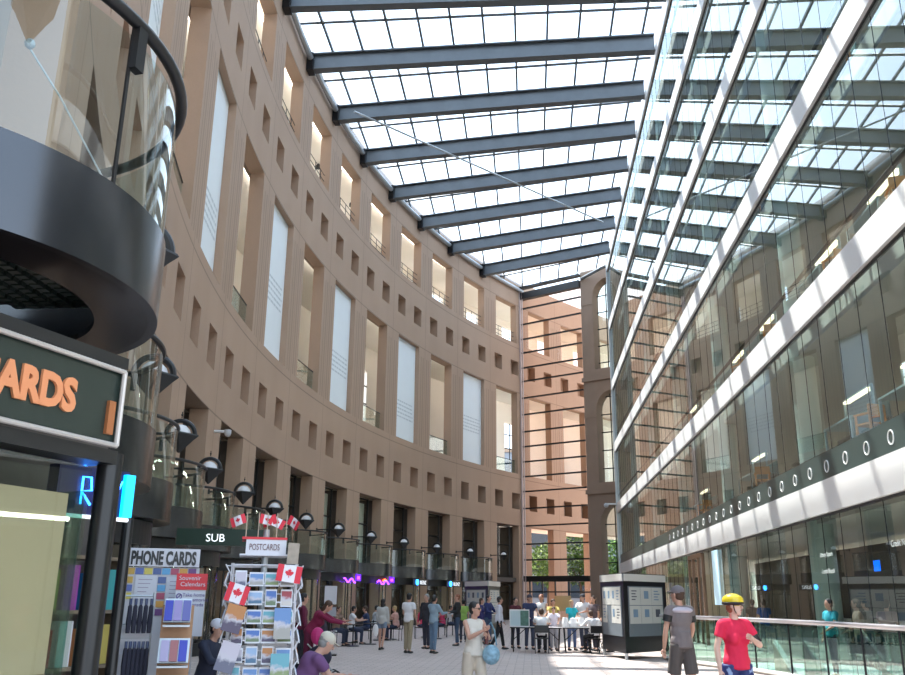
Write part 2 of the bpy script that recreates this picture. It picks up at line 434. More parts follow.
for i in range(len(edges)-1):
    e1, e0 = edges[i], edges[i+1]
    x1, x0 = wallx(e1[0]), wallx(e0[0]); x = FX - 0.7
    while x > -12:
        ya, yb = by(e0, x, x0), by(e1, x, x1)
        yc = [t for t in [ya + (yb-ya)*q/20 for q in range(21)] if wallx(t) < x]
        if len(yc) > 1: bars.bb(x-0.055, x+0.055, min(yc), max(yc), ROOF+0.28, ROOF+0.44)
        x -= 1.6
    f = 0.5; xl = wallx(e0[0] + (e1[0]-e0[0])*f)
    pr.tube([(xl, e0[0]+(e1[0]-e0[0])*f, ROOF+0.34), (FX, e0[1]+(e1[1]-e0[1])*f, ROOF+0.34)], 0.09, 4)
struct(bars, 'trim_9', M_STEEL); struct(pr, 'trim_10', M_STEEL)
for i, (yl, yr) in enumerate(BEAMS):
    x0 = wallx(yl) + 0.05; A = Vector((x0, yl, ROOF)); B = Vector((FX-0.12, yr, ROOF)); L = (B-A).length
    mb = MB(); mb.bb(0, L, -0.24, 0.24, -0.75, -0.70); mb.bb(0, L, -0.24, 0.24, 0.15, 0.22); mb.bb(0, L, -0.05, 0.05, -0.70, 0.15)
    t = empty('roof_beam', A, math.atan2(B.y-A.y, B.x-A.x)); mb.build('beam_body', M_STEEL, t)
    m2 = MB(); m2.bb(-0.02, 0.33, -0.3, 0.3, -0.82, 0.22); m2.build('end_plate', M_DARK, t)
    tag(t, 'grey steel beam under the glass roof, %s from the far end wall' % ORD[i], 'beam', 'steel roof beams')
# gutter channel following the wall top
mb = MB(); mb.tube([(wallx(y)+0.22, y, ROOF-0.1) for y in [2+1.5*i for i in range(50)]], 0.16, 8); struct(mb, 'trim_11', M_STEEL_L, smooth=True)
mb = MB(); mb.tube([(-9.5, 42.6, 27.85), (5.6, 58.6, 27.85)], 0.06, 8)
tag(mb.build('brace_rod', M_STEEL_L), 'long thin diagonal brace rod crossing under the glass roof beams', 'rod')

# end glass wall and the stone pier
E0 = Vector((wallx(75.6)+0.05, 75.6, 0)); E1 = Vector((4.72, 72.45, 0)); ED = (E1-E0); EL = ED.length; ER = math.atan2(ED.y, ED.x)
def end_local(mb, name, m): 
    o = struct(mb, name, m); o.location = E0; o.rotation_euler = (0, 0, ER); return o
mb = MB(); mb.bb(0, EL, 0, 0.03, 0, ROOF-0.5); end_local(mb, 'window_3', glass('end_glass', (1.0, 0.89, 0.83), 1.25))  # warm tint puts the redder light on the wall beyond into the glass
mb = MB(); mb.bb(0, EL, -0.25, 0.12, 3.05, 3.5); mb.bb(0, EL, -0.3, 0.2, 27.85, 28.5); mb.bb(0, EL, -0.3, 0.2, 28.9, 29.1)
for z in (4.81, 6.09, 7.6, 9.05, 10.49, 11.76, 13.04, 14.36, 15.67, 17.19, 18.68, 20.2, 21.43, 22.82, 24.1, 25.5, 26.99):
    mb.bb(0, EL, -0.14, 0.04, z-0.06, z+0.06)
for x in (0.5, 1.7, 2.9, 4.2): mb.bb(x-0.05, x+0.05, -0.08, 0.05, 0, 3.05)
mb.bb(0, EL, -0.05, 0.05, 2.2, 2.3)
end_local(mb, 'window_3_transoms', M_BLACK)
mb = MB(); mb.bb(-0.1, 0.06, -0.35, -0.15, 0, ROOF); mb.bb(0.2, 0.27, -0.3, -0.2, 0, ROOF)
end_local(mb, 'trim_12', mat('pinkish_steel', (0.5, 0.4, 0.38), 0.5))
def arch_wall(x0, x1, y0, y1, z0, z1, arches):
    # one wall slab with arched holes (all arches share centre ax and half-width hw)
    mb = MB()
    ax, hw = arches[0][0], arches[0][1]
    mb.bb(x0, ax-hw, y0, y1, z0, z1); mb.bb(ax+hw, x1, y0, y1, z0, z1)
    cur = z0
    for (a, h, zb, zt) in sorted(arches, key=lambda t: t[2]):
        if zb > cur: mb.bb(ax-hw, ax+hw, y0, y1, cur, zb)
        n = 12; spring = zt - hw
        nxt = min([q[2] for q in arches if q[2] > zb] + [z1])
        for i in range(n):
            t0, t1 = PI*i/n, PI*(i+1)/n
            xa_, za_ = ax + hw*math.cos(t0), spring + hw*math.sin(t0); xb_, zb_ = ax + hw*math.cos(t1), spring + hw*math.sin(t1)
            for yy in (y0, y1): mb.quad((xa_, yy, za_), (xb_, yy, zb_), (xb_, yy, nxt), (xa_, yy, nxt))
            mb.quad((xa_, y0, za_), (xb_, y0, zb_), (xb_, y1, zb_), (xa_, y1, za_))
        cur = nxt
    if cur < z1: mb.bb(ax-hw, ax+hw, y0, y1, cur, z1)
    return mb
def pier_local(o): o.location = (4.72, 72.4, 0); o.rotation_euler = (0, 0, math.radians(-31)); return o
mb = arch_wall(0, 5.6, 0, 1.1, 0, 29.3, [(2.61, 1.5, 0, 9.1), (2.61, 1.5, 10.8, 18.4), (2.61, 1.5, 20.3, 28.3)])
for z in (9.9, 19.3): mb.bb(-0.1, 5.6, -0.14, 0, z, z+0.35)
mb.bb(-0.1, 1.1, -0.15, 0, 0, 1.0)
for z in (6.9, 16.2, 26.1): mb.bb(0, 1.11, -0.05, 0, z, z+0.5)
pier_local(struct(mb, 'wall_back', mat('pier_concrete', (0.27, 0.19, 0.14), 0.85, var=0.15, scale=0.8)))
mb = MB()
for z in [1.5*i for i in range(1, 19)]: mb.bb(1.1, 4.1, 0.8, 0.86, z-0.04, z+0.04)
for x in (2.0, 3.2): mb.bb(x-0.04, x+0.04, 0.8, 0.86, 0, 28.3)
pier_local(struct(mb, 'window_4', M_DARK))
mb = MB(); mb.bb(1.1, 4.1, 0.88, 0.90, 0, 28.3); pier_local(struct(mb, 'window_4_glass', M_SHOPG))
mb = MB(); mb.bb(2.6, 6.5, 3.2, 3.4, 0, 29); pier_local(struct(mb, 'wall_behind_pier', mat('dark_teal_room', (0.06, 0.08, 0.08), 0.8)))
mb = MB(); mb.tube([(4.8, 72.2, 28.6), (6.7, 69.2, 28.6)], 0.14, 6); struct(mb, 'trim_13', M_STEEL)

# ================================================================ THINGS ON THE CURVED WALL
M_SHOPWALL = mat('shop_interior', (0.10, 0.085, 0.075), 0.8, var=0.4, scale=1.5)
M_PALEG = mat('pale_green_blind', (0.80, 0.86, 0.80), 0.7)
def on_wall(a, r, z=0.0):                     # an Empty on the wall whose +X points out into the concourse
    return pol(a, r, z), math.atan2(-math.sin(a), math.cos(a))
# shopfronts: glass, frames, rooms behind (setting)
gl = MB(); fr = MB(); up = MB()
for k, c in enumerate(bays):
    for (z0, z1, rr, g) in ((0.1, 2.85, RW+0.95, gl), (3.6, ZG, RW+0.95, up)):
        n = 2
        for i in range(n):
            a, b = c-HALF_OP+2*HALF_OP*i/n, c-HALF_OP+2*HALF_OP*(i+1)/n
            A, B = pol(a, rr), pol(b, rr); g.quad((A[0],A[1],z0), (B[0],B[1],z0), (B[0],B[1],z1), (A[0],A[1],z1))
        for i in range(n+1):
            A = pol(c-HALF_OP+2*HALF_OP*i/n, rr); fr.bb(A[0]-0.05, A[0]+0.05, A[1]-0.05, A[1]+0.05, z0, z1)
        A, B = pol(c-HALF_OP, rr), pol(c+HALF_OP, rr)
        for z in ((z0, z1-0.1, 2.2) if z0 < 1 else (z0+2.4, z1-0.05)): fr.tube([(A[0],A[1],z), (B[0],B[1],z)], 0.05, 4)
struct(gl, 'window_5', M_SHOPG); struct(up, 'window_6', M_SHOPG); struct(fr, 'window_5_frames', M_BLACK)
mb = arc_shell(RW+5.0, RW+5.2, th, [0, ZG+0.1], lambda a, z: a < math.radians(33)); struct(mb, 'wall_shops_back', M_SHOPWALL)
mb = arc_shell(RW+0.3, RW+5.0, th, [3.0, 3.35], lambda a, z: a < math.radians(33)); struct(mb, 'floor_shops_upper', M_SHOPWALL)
mb = MB()
for c in bays[:]:
    a = c + BAY/2 - 0.004; A, B = pol(a, RW+0.7), pol(a, RW+5); A2, B2 = pol(a+0.003, RW+0.7), pol(a+0.003, RW+5)
    mb.prism([A[:2], B[:2], B2[:2], A2[:2]], 0, ZG)
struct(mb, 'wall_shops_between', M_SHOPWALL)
for i, c in enumerate(bays):                 # pale screens standing behind the upper shop windows of the nearer bays
    if 3 < i < 12:
        mb = MB(); f_ = -0.9 if i % 3 else 0.05; A, B = pol(c+HALF_OP*f_, RW+1.15), pol(c+HALF_OP*0.97, RW+1.15); A2, B2 = pol(c+HALF_OP*f_, RW+1.2), pol(c+HALF_OP*0.97, RW+1.2)
        mb.prism([A[:2], B[:2], B2[:2], A2[:2]], 3.6, 7.3)
        tag(mb.build('window_blind', M_PALEG), 'pale green blind in an upper shop window, %s bay from the near end' % ORD[13-i], 'blind', 'blinds in the upper shop windows')
# warm shop ceiling lights
M_SPOT = mat('shop_spot', (1,1,1), emit=(1, 0.72, 0.4), estr=14)
mb0 = MB(); mb0.lathe([(0.0, -0.05), (0.07, -0.05), (0.08, 0.0), (0.08, 0.05), (0, 0.05)], n=12)
lamp0 = None
for i, c in enumerate(bays[:13]):
    for s_, r_ in ((-0.5, 1.6), (0.45, 2.6)):
        p = pol(c + s_*HALF_OP, RW+r_, 2.95)
        o = mb0.build('downlight', M_SPOT) if lamp0 is None else lamp0.copy()
        if lamp0 is None: lamp0 = o
        else: COL.objects.link(o)
        o.location = p
        tag(o, '%s warm round downlight in the ceiling of the %s shop from the near end' % ('nearer' if s_ < 0 else 'farther', ORD[13-i]), 'downlight', 'shop downlights')
mb = MB()
M_SSTRIP = mat('shop_strip', (1,1,1), emit=(1, 0.85, 0.62), estr=4); l0 = None
for i, c in enumerate(bays[:13]):
    for z, w in ((2.93, 'lower'), (ZG-0.03, 'upper')):
        if l0 is None: mbs = MB(); mbs.bb(-0.08, 0.08, -1.3, 1.3, 0, 0.03); o = l0 = mbs.build('light_strip', M_SSTRIP)
        else: o = l0.copy(); COL.objects.link(o)
        o.location = pol(c, RW+3.1, z); o.rotation_euler = (0, 0, on_wall(c, RW)[1])
        tag(o, 'ceiling light strip inside the %s shop floor, %s bay from near end' % (w, ORD[13-i]), 'light', 'light strips in the shops')

BR, BO = 2.18, 1.22                  # balcony plan radius, and how far behind the wall face its centre sits
def arcpts(r, half, n, z): return [(r*math.cos(-half+2*half*i/n), r*math.sin(-half+2*half*i/n), z) for i in range(n+1)]
def make_balcony(first):
    t = empty('balcony')
    half = math.acos(0.85/BR) if not first else math.radians(78)
    def band(r0, r1, z0, z1, n=28, hf=half):
        return MB().arcband(r0, r1, z0, z1, -hf, hf, 48)
    band(BR-0.06, BR, 2.87, 3.56).build('fascia', M_FASCIA, t, smooth=True)
    band(BR-0.62, BR-0.06, 2.87, 2.93).build('soffit_ring', mat('soffit_gloss', (0.012, 0.009, 0.010), 0.15, 0.0), t)
    mb = MB(); mb.prism([(1.0, -1.7), (1.25, -1.55)] + [(x, y) for x, y, _ in arcpts(BR-0.06, half*0.97, 24, 0)] + [(1.25, 1.55), (1.0, 1.7)], 3.38, 3.46)
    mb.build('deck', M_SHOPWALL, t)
    mb = MB()
    for i in range(9):
        x = 0.9 + i*0.08; mb.bb(x, x+0.02, -1.1, 1.1, 3.02, 3.10)
    mb.build('soffit_grille', mat('green_grille', (0.10, 0.13, 0.11), 0.4, 0.5), t)
    cuts = 4
    for q in range(cuts):
        h0, h1 = -half + 2*half*q/cuts + 0.006, -half + 2*half*(q+1)/cuts - 0.006
        mb = MB(); mb.arcsheet(BR-0.02, 3.5, 4.55, h0, h1, 14)
        mb.build('glass_panel', M_BG, t, smooth=True)
    mb = MB(); mb.tube(arcpts(BR-0.02, half, 30, 4.62), 0.035, 8); hr = mb.build('handrail', M_BLACK, t, smooth=True)
    for x in (-half*0.5, 0, half*0.5):
        mb = MB(); mb.box(((BR-0.05)*math.cos(x), (BR-0.05)*math.sin(x), 4.47), (0.05, 0.07, 0.24), x); mb.build('clamp', M_BLACK, hr)
    return t
def children_of(o): return [x for x in COL.objects if x.parent == o]
def copy_tree(o, parent=None):
    c = o.copy(); COL.objects.link(c); c.parent = parent
    if parent is not None: c.matrix_parent_inverse = o.matrix_parent_inverse.copy()
    for ch in children_of(o): copy_tree(ch, c)
    return c
proto = make_balcony(False)
for i, c in enumerate(bays[1:13]):
    t = proto if i == 0 else copy_tree(proto)
    p, rz = on_wall(c, RW+(0.80 if i < 9 else 0.86 if i < 10 else 0.98 if i < 11 else 1.05)); t.location = p; t.rotation_euler = (0, 0, rz)
    n = 13 - (i+1)
    tag(t, 'curved glass balcony with dark metal fascia, %s from the near end' % ORD[n], 'balcony', 'balconies along the curved wall')
t = empty('balcony', (-3.42, 4.04, 0)); NR = 1.42; J = math.radians(-11)
MB().arcband(NR-0.05, NR, 3.1, 3.56, math.radians(-120), math.radians(115), 70).build('fascia', M_FASCIA, t, smooth=True)
MB().arcband(NR-0.34, NR-0.05, 3.1, 3.14, math.radians(-120), math.radians(115), 70).build('soffit_ring', MATS['soffit_gloss'], t)
mb = MB(); mb.prism([(-1.2, -1.1), (0.6, -1.15), (1.2, -0.5), (1.3, 0.3), (0.8, 1.0), (-1.0, 1.2)], 3.42, 3.5); mb.build('deck', M_SHOPWALL, t)
mb = MB()
for i in range(5):
    for j in range(26): mb.bb(0.2+i*0.11, 0.26+i*0.11, -1.0+j*0.075, -0.95+j*0.075, 3.33, 3.36)
mb.bb(0.15, 0.75, -1.05, 1.0, 3.36, 3.38); mb.build('soffit_grille', mat('green_grille', (0.10, 0.13, 0.11), 0.4, 0.5), t)
for h0, h1 in ((math.radians(-120), J-0.012), (J+0.012, math.radians(115))): MB().arcsheet(NR-0.02, 3.5, 4.42, h0, h1, 40).build('glass_panel', M_BG, t, smooth=True)
mb = MB(); mb.tube([(NR*math.cos(a_), NR*math.sin(a_), 4.5) for a_ in [math.radians(-120+235*i/50) for i in range(51)]], 0.035, 10); hr = mb.build('handrail', M_BLACK, t, smooth=True)
mb = MB(); mb.box((NR*math.cos(J+0.02), NR*math.sin(J+0.02), 4.36), (0.05, 0.07, 0.26), J); mb.build('clamp', M_BLACK, hr)
mb = MB(); mb.box(((NR-0.02)*math.cos(J), (NR-0.02)*math.sin(J), 3.98), (0.012, 0.02, 0.9), J); mb.build('joint', M_BLACK, t)
mb = MB(); mb.tube([((NR-0.08)*math.cos(a_), (NR-0.08)*math.sin(a_), z_) for a_, z_ in ((math.radians(-33), 4.05), (math.radians(-25), 3.88), (J, 3.6))], 0.005, 5); mb.ball(((NR-0.07)*math.cos(math.radians(-33)), (NR-0.07)*math.sin(math.radians(-33)), 4.06), 0.025, 8, 6); mb.build('tension_wire', M_STEEL_L, t)
tag(t, 'large near curved glass balcony hanging above the cards shop sign', 'balcony', 'balconies along the curved wall')

# wall lamps on the piers
M_MESH = mat('dark_wire_mesh', (0.03, 0.032, 0.035), 0.6, 0.2)
M_DOME = mat('white_lamp_dome', (0.8, 0.8, 0.82), 0.4)
def make_lamp():
    t = empty('wall_lamp')
    mb = MB(); mb.tube([(-1.18, 0, 0), (0.3, 0, 0)], 0.03, 8); mb.cyl((-1.18, 0, -0.08), 0.06, 0.16, 10); mb.build('arm', M_BLACK, t)
    mb = MB(); mb.tube([(0.30*math.cos(PI*i/16), 0.0, 0.30*math.sin(PI*i/16)) for i in range(17)], 0.05, 8); mb.build('hoop', M_BLACK, t, smooth=True)
    mb = MB(); mb.lathe([(0.0, 0.22), (0.11, 0.19), (0.19, 0.11), (0.22, 0.02), (0.0, 0.02)], n=20); mb.build('dome', M_DOME, t, smooth=True)
    mb = MB(); mb.lathe([(0.0, 0.01), (0.37, 0.01), (0.39, -0.02), (0.29, -0.11), (0.02, -0.40), (0.0, -0.40)], n=4); mb.build('shade', M_MESH, t)
    mb = MB(); mb.cyl((0, 0, 0.36), 0.012, 0.14, 6); mb.ball((0, 0, 0.43), 0.025, 8, 6); mb.build('finial', M_BLACK, t)
    return t
proto = make_lamp()
for j in range(14):
    a = C0 - BAY/2 - BAY*j
    t = proto if j == 0 else copy_tree(proto)
    p, rz = on_wall(a, RW-1.18+(0, 0.15, 0.2, 0.3, 0.4, 0.4)[max(0, j-8)], 4.96)
    t.location = p; t.rotation_euler = (0, 0, rz)
    tag(t, 'black wall lamp with white dome on a pier, %s from the far end' % ORD[j], 'lamp', 'wall lamps on the concrete piers')

# banners, railings and small downlights in the openings
M_BAN = mat('banner_cloth', (0.82, 0.86, 0.88), 0.8, var=0.03, scale=1)
M_BANT = mat('banner_grey_print', (0.58, 0.62, 0.65), 0.8)
nb = 0
for c in allbays:
    d, k = near(c)
    if k % 2 != 0 and k < 1:
        t = empty('banner', pol(c, RW+0.28, ZM0)); rz = on_wall(c, RW)[1]; t.rotation_euler = (0, 0, rz)
        hw = RW*HALF_OP - 0.02
        mb = MB(); mb.bb(-0.012, 0.012, -hw, hw, 0.05, ZM1-ZM0-0.03); mb.build('cloth', M_BAN, t)
        mb = MB(); random.seed(k+50)
        zb = 2.6 + (k % 3)*0.5
        for q in range(5):
            y = -hw*0.8
            while y < hw*0.8:
                w = random.uniform(0.12, 0.45); mb.bb(0.013, 0.017, y, min(y+w, hw*0.85), zb-q*0.27, zb-q*0.27+0.10); y += w+0.08
        mb.build('printed_lines', M_BANT, t)
        mb = MB(); mb.tube([(0, -hw, 0.05), (0, hw, 0.05)], 0.03, 6); mb.tube([(0, -hw, ZM1-ZM0-0.04), (0, hw, ZM1-ZM0-0.04)], 0.03, 6); mb.build('rod', M_STEEL_L, t)
        tag(t, 'tall white hanging banner with grey print, %s from the far end' % ORD[nb], 'banner', 'banners in the tall openings'); nb += 1
def railing(kind):
    t = empty('railing'); hw = RW*HALF_OP
    if kind == 'glass':
        mb = MB(); mb.bb(-0.01, 0.01, -hw, -0.01, 0.03, 1.12); mb.bb(-0.01, 0.01, 0.01, hw, 0.03, 1.12); mb.build('glass_panel', M_BG, t)
        mb = MB(); mb.tube([(0, -hw, 1.15), (0, hw, 1.15)], 0.03, 6); mb.build('handrail', M_DARK, t)
    else:
        mb = MB()
        for z in (0.35, 0.7, 1.08): mb.tube([(0, -hw, z), (0, hw, z)], 0.022, 6)
        mb.build('handrail', M_DARK, t)
        mb = MB()
        for y in (-hw*0.5, 0.1, hw*0.6): mb.tube([(0, y, 0), (0, y, 1.08)], 0.02, 6)
        mb.build('posts', M_DARK, t)
    return t
pg, pb = railing('glass'), railing('bar'); ug = ub = False; ng = nbx = 0
mbd = MB(); mbd.lathe([(0, 0.15), (0.05, 0.15), (0.16, 0.02), (0.17, -0.18), (0.0, -0.18)], n=12)
dl = None
for c in allbays:
    k = near(c)[1]
    if k > 0: continue
    rz = on_wall(c, RW)[1]
    if k % 2 == 0:
        t = pg if not ug else copy_tree(pg); ug = True
        t.location = pol(c, RW+0.3, ZM0); t.rotation_euler = (0, 0, rz)
        tag(t, 'glass guard rail in a tall open bay, %s from the far end' % ORD[ng], 'railing', 'glass guard rails in the open bays'); ng += 1
    t = pb if not ub else copy_tree(pb); ub = True
    t.location = pol(c, RW+0.3, ZT0); t.rotation_euler = (0, 0, rz)
    tag(t, 'dark bar guard rail in a top storey opening, %s from the far end' % ORD[nbx], 'railing', 'bar guard rails of the top storey')
    o = mbd.build('gallery_downlight', M_BLACK) if dl is None else dl.copy()
    if dl is None: dl = o
    else: COL.objects.link(o)
    o.location = pol(c, RW+2.2, ZT1+0.25)
    tag(o, 'small dark ceiling lamp inside a top storey opening, %s from far end' % ORD[nbx], 'lamp', 'ceiling lamps of the top gallery'); nbx += 1
# ================================================================ helpers for people and furniture
def at(px, d, py=600.0):            # floor point seen in the photo's column px at distance d
    v = cam.matrix_world.to_3x3() @ Vector((px-452.5, 337.5-py, -870.0)); q = Vector((v.x, v.y)).normalized()*d
    return (q.x, q.y, 0.0)
CL = {}
def cloth(r, g, b, ro=0.85):
    k = 'cloth_%02d_%02d_%02d' % (int(r*99), int(g*99), int(b*99))
    return mat(k, (r, g, b), ro, var=0.12, scale=9)
def skin(t=0): return mat('skin_%d' % t, [(0.58, 0.33, 0.24), (0.46, 0.25, 0.17), (0.66, 0.42, 0.33)][t], 0.55)
HAIR = {'black': (0.012, 0.010, 0.010), 'brown': (0.07, 0.035, 0.02), 'blond': (0.45, 0.30, 0.13), 'grey': (0.28, 0.27, 0.26), 'red': (0.22, 0.07, 0.03)}
def hairm(c): return mat('hair_'+c, HAIR[c], 0.6)
def remeshed(mb, name, m, parent, vox, extra=None, smooth=2):
    o = mb.build(name, m)
    r = o.modifiers.new('r', 'REMESH'); r.mode = 'VOXEL'; r.voxel_size = vox
    if smooth:
        q = o.modifiers.new('s', 'SMOOTH'); q.iterations = smooth; q.factor = 0.5
    dg = bpy.context.evaluated_depsgraph_get(); dg.update()
    me = bpy.data.meshes.new_from_object(o.evaluated_get(dg)); old = o.data
    o.modifiers.clear(); o.data = me; me.name = name
    bpy.data.meshes.remove(old)
    if extra is not None and extra.v:
        bm = bmesh.new(); bm.from_mesh(me)
        vs = [bm.verts.new(v) for v in extra.v]
        for f in extra.f:
            try: bm.faces.new([vs[i] for i in f])
            except ValueError: pass
        bm.normal_update(); bm.to_mesh(me); bm.free()
    for p in me.polygons: p.use_smooth = True
    if not me.materials: me.materials.append(m)
    if parent: o.parent = parent
    return o
def limb(mb, pts, rs, n=10, ball=True):
    mb.tube(pts, list(rs), n)
    if ball:
        for p, r in zip(pts, rs): mb.ball(p, r*0.99, n, 6)
def person(name_label, loc, rz, h=1.72, pose='stand', top=(0.5,0.5,0.5), bottom=(0.1,0.1,0.15), sleeve='short', legs='long', hair='black', hairlen=0, sk=0,
           lean=0, larm=(5, 6, 12, 0), rarm=(5, 6, 12, 0), headyaw=0, headpitch=0, near_=False, shoes=(0.03,0.03,0.03), cap=None, female=False, group=None, walk=18, topmat=None, botmat=None, seat=0.47, hemdrop=0.0, sunglasses=False):
    t = empty('person', loc, rz); s = h/1.75; vox = 0.013 if near_ else 0.024
    V = Vector
    W = 0.165 if female else 0.185
    LR = Matrix.Rotation(math.radians(lean), 3, 'Y')
    if pose == 'sit': th = {1: (82, 86), -1: (78, 80)}
    elif pose == 'walk': th = {1: (walk, 6), -1: (-walk*0.8, 18)}
    elif pose == 'crouch': th = {1: (100, 130), -1: (85, 120)}
    else: th = {1: (3, 4), -1: (-3, 3)}
    hipz = 0.93
    leg = {}
    for sd in (1, -1):
        a, b = math.radians(th[sd][0]), math.radians(th[sd][0]-th[sd][1])
        hp = V((0, sd*0.088, hipz)); kn = hp + V((math.sin(a)*0.43, sd*0.012, -math.cos(a)*0.43)); an = kn + V((math.sin(b)*0.42, 0, -math.cos(b)*0.42))
        leg[sd] = (hp, kn, an)
    low = min(leg[1][2].z, leg[-1][2].z); dz = 0.085 - low
    if pose == 'sit': dz = (seat + 0.09)/s - hipz
    for sd in leg: leg[sd] = tuple(p + V((0, 0, dz)) for p in leg[sd])
    hz_ = hipz + dz
    def U(x, y, z): return (LR @ V((x, y, z-hipz)) + V((0, 0, hz_)))       # upper body point
    arm = {}
    for sd, (p, o_, e, i_) in ((1, larm), (-1, rarm)):
        p, o_, e, i_ = map(math.radians, (p, o_, e, i_)); sh = U(0, sd*W, 1.42)
        el = sh + V((math.sin(p)*math.cos(o_), sd*math.sin(o_), -math.cos(p)*math.cos(o_)))*0.285
        wr = el + V((math.sin(p+e)*math.cos(i_), -sd*math.sin(i_), -math.cos(p+e)*math.cos(i_)))*0.25
        arm[sd] = (sh, el, wr)
    S = lambda v: tuple(V(v)*s)
    bw = 0.9 if female else 1.0
    def torso(mb, g):
        for (x, z, a, b, c) in ((0.0, 1.30, 0.115, 0.165*bw, 0.17), (0.01, 1.13, 0.105, 0.142*bw, 0.16), (0, 0.98, 0.115, 0.16, 0.13)):
            mb.ball(S(U(x, 0, z)), ((a+g)*s, (b+g)*s, (c+g)*s), 16, 10)
        ws = W*0.95 if (sleeve != 'none' or g < 0) else W*0.62
        mb.tube([S(U(0, -ws, 1.415)), S(U(0, ws, 1.415))], (0.050+g)*s, 10)
        for sd in (1, -1): mb.ball(S(U(0, sd*ws, 1.405)), (0.056+g)*s, 10, 8)
        if female:
            for sd in (1, -1): mb.ball(S(U(0.085, sd*0.075, 1.25)), (0.06+g)*s, 10, 8)
    # body
    mb = MB(); torso(mb, -0.012)
    limb(mb, [S(U(0, 0, 1.40)), S(U(0.012, 0, 1.53))], [0.058*s, 0.052*s])
    hc = U(0.03, 0, 1.622); HM = LR @ Matrix.Rotation(math.radians(headyaw), 3, 'Z') @ Matrix.Rotation(math.radians(headpitch), 3, 'Y')
    Hp = lambda x, y, z: S(hc + HM @ V((x, y, z)))
    mb.ball(Hp(0, 0, 0.02), (0.092*s, 0.076*s, 0.098*s), 16, 12, HM); mb.ball(Hp(0.025, 0, -0.045), (0.066*s, 0.055*s, 0.068*s), 14, 10, HM)
    mb.ball(Hp(0.060, 0, -0.088), (0.026*s, 0.028*s, 0.022*s), 10, 8, HM)
    for sd in (1, -1):
        hp, kn, an = leg[sd]
        limb(mb, [S(hp), S(kn)], [0.078*s, 0.052*s]); limb(mb, [S(kn), S(kn*0.6+an*0.4+V((-0.012, 0, 0))), S(an)], [0.050*s, 0.054*s, 0.036*s])
        limb(mb, [S(an), S(an+V((0.11, sd*0.01, -0.045)))], [0.036*s, 0.03*s])
        sh, el, wr = arm[sd]
        limb(mb, [S(sh), S(el)], [0.045*s, 0.037*s]); limb(mb, [S(el), S(el*0.65+wr*0.35), S(wr)], [0.037*s, 0.038*s, 0.026*s])
        d = (wr-el).normalized(); mb.ball(S(wr+d*0.05), (0.032*s,)*3, 10, 8)
    ex = MB()
    ex.ball(Hp(0.098, 0, -0.012), (0.016*s, 0.012*s, 0.022*s), 8, 6, HM)
    for sd in (1, -1): ex.ball(Hp(0.0, sd*0.078, 0.0), (0.018*s, 0.010*s, 0.028*s), 8, 6, HM)
    if near_:
        for sd in (1, -1):
            sh, el, wr = arm[sd]; d = (wr-el).normalized(); side = d.cross(V((1, 0.2, 0.1))).normalized(); nrm = d.cross(side)
            for q in range(4):
                b0 = wr + d*0.072 + side*(q-1.5)*0.018; L = (0.062, 0.072, 0.067, 0.052)[q]
                k1 = b0 + d*L*0.55 + nrm*0.008; k2 = k1 + (d*0.7+nrm*0.6).normalized()*L*0.5
                limb(ex, [S(b0), S(k1), S(k2)], [0.0088*s, 0.0082*s, 0.0068*s], 7)
            b0 = wr + d*0.03 - side*0.028; k1 = b0 + (d*0.6-side*0.8).normalized()*0.035; k2 = k1 + (d+nrm*0.3).normalized()*0.03
            limb(ex, [S(b0), S(k1), S(k2)], [0.011*s, 0.010*s, 0.008*s], 7)
    else:
        for sd in (1, -1):
            sh, el, wr = arm[sd]; d = (wr-el).normalized()
            for q in range(4):
                b0 = wr + d*0.06 + V((0, (q-1.5)*0.016, 0)); limb(ex, [S(b0), S(b0+d*(0.075+0.01*(q in (1, 2)))+V((0.01, 0, 0)))], [0.009*s, 0.007*s], 6, False)
            limb(ex, [S(wr+d*0.03), S(wr+d*0.07+V((0.03, 0, 0)))], [0.011*s, 0.008*s], 6, False)
    body = remeshed(mb, 'body', skin(sk), t, vox, ex)
    # top
    tm = topmat or cloth(*top); mb = MB(); torso(mb, 0.016)
    if hemdrop or True: mb.tube([S(U(0, 0, 1.12)), S(U(0, 0, 0.90-hemdrop))], [0.14*s, 0.152*s], 14)
    for sd in (1, -1):
        sh, el, wr = arm[sd]
        if sleeve == 'short': mb.tube([S(sh), S(sh*0.42+el*0.58)], [0.066*s, 0.064*s], 10)
        elif sleeve == 'long':
            limb(mb, [S(sh), S(el)], [0.06*s, 0.052*s]); limb(mb, [S(el), S(wr)], [0.052*s, 0.036*s])
    remeshed(mb, 'shirt', tm, t, vox)
    # bottom
    bm_ = botmat or cloth(*bottom); mb = MB()
    mb.ball(S(V((0, 0, hz_+0.03))), (0.133*s, 0.168*s, 0.12*s), 14, 10)
    if legs == 'skirt':
        kk = (leg[1][1]+leg[-1][1])/2; mb.tube([S(V((0, 0, hz_+0.06))), S(V((kk.x*0.5, 0, hz_-0.2))), S(kk+V((0, 0, -0.02)))], [0.15*s, 0.185*s, 0.17*s], 16)
    for sd in (1, -1):
        hp, kn, an = leg[sd]
        if legs == 'long': limb(mb, [S(hp), S(kn)], [0.092*s, 0.068*s]); mb.tube([S(kn), S(kn*0.05+an*0.95)], [0.068*s, 0.058*s], 10)
        elif legs == 'shorts': mb.tube([S(hp+V((0, 0, 0.02))), S(hp*0.1+kn*0.9)], [0.098*s, 0.096*s], 12)
        elif legs == 'hot': mb.tube([S(hp+V((0, 0, 0.02))), S(hp*0.55+kn*0.45)], [0.098*s, 0.092*s], 12)
        elif legs == 'knee': mb.tube([S(hp+V((0, 0, 0.02))), S(hp*0.02+kn*0.98)], [0.105*s, 0.09*s], 12)
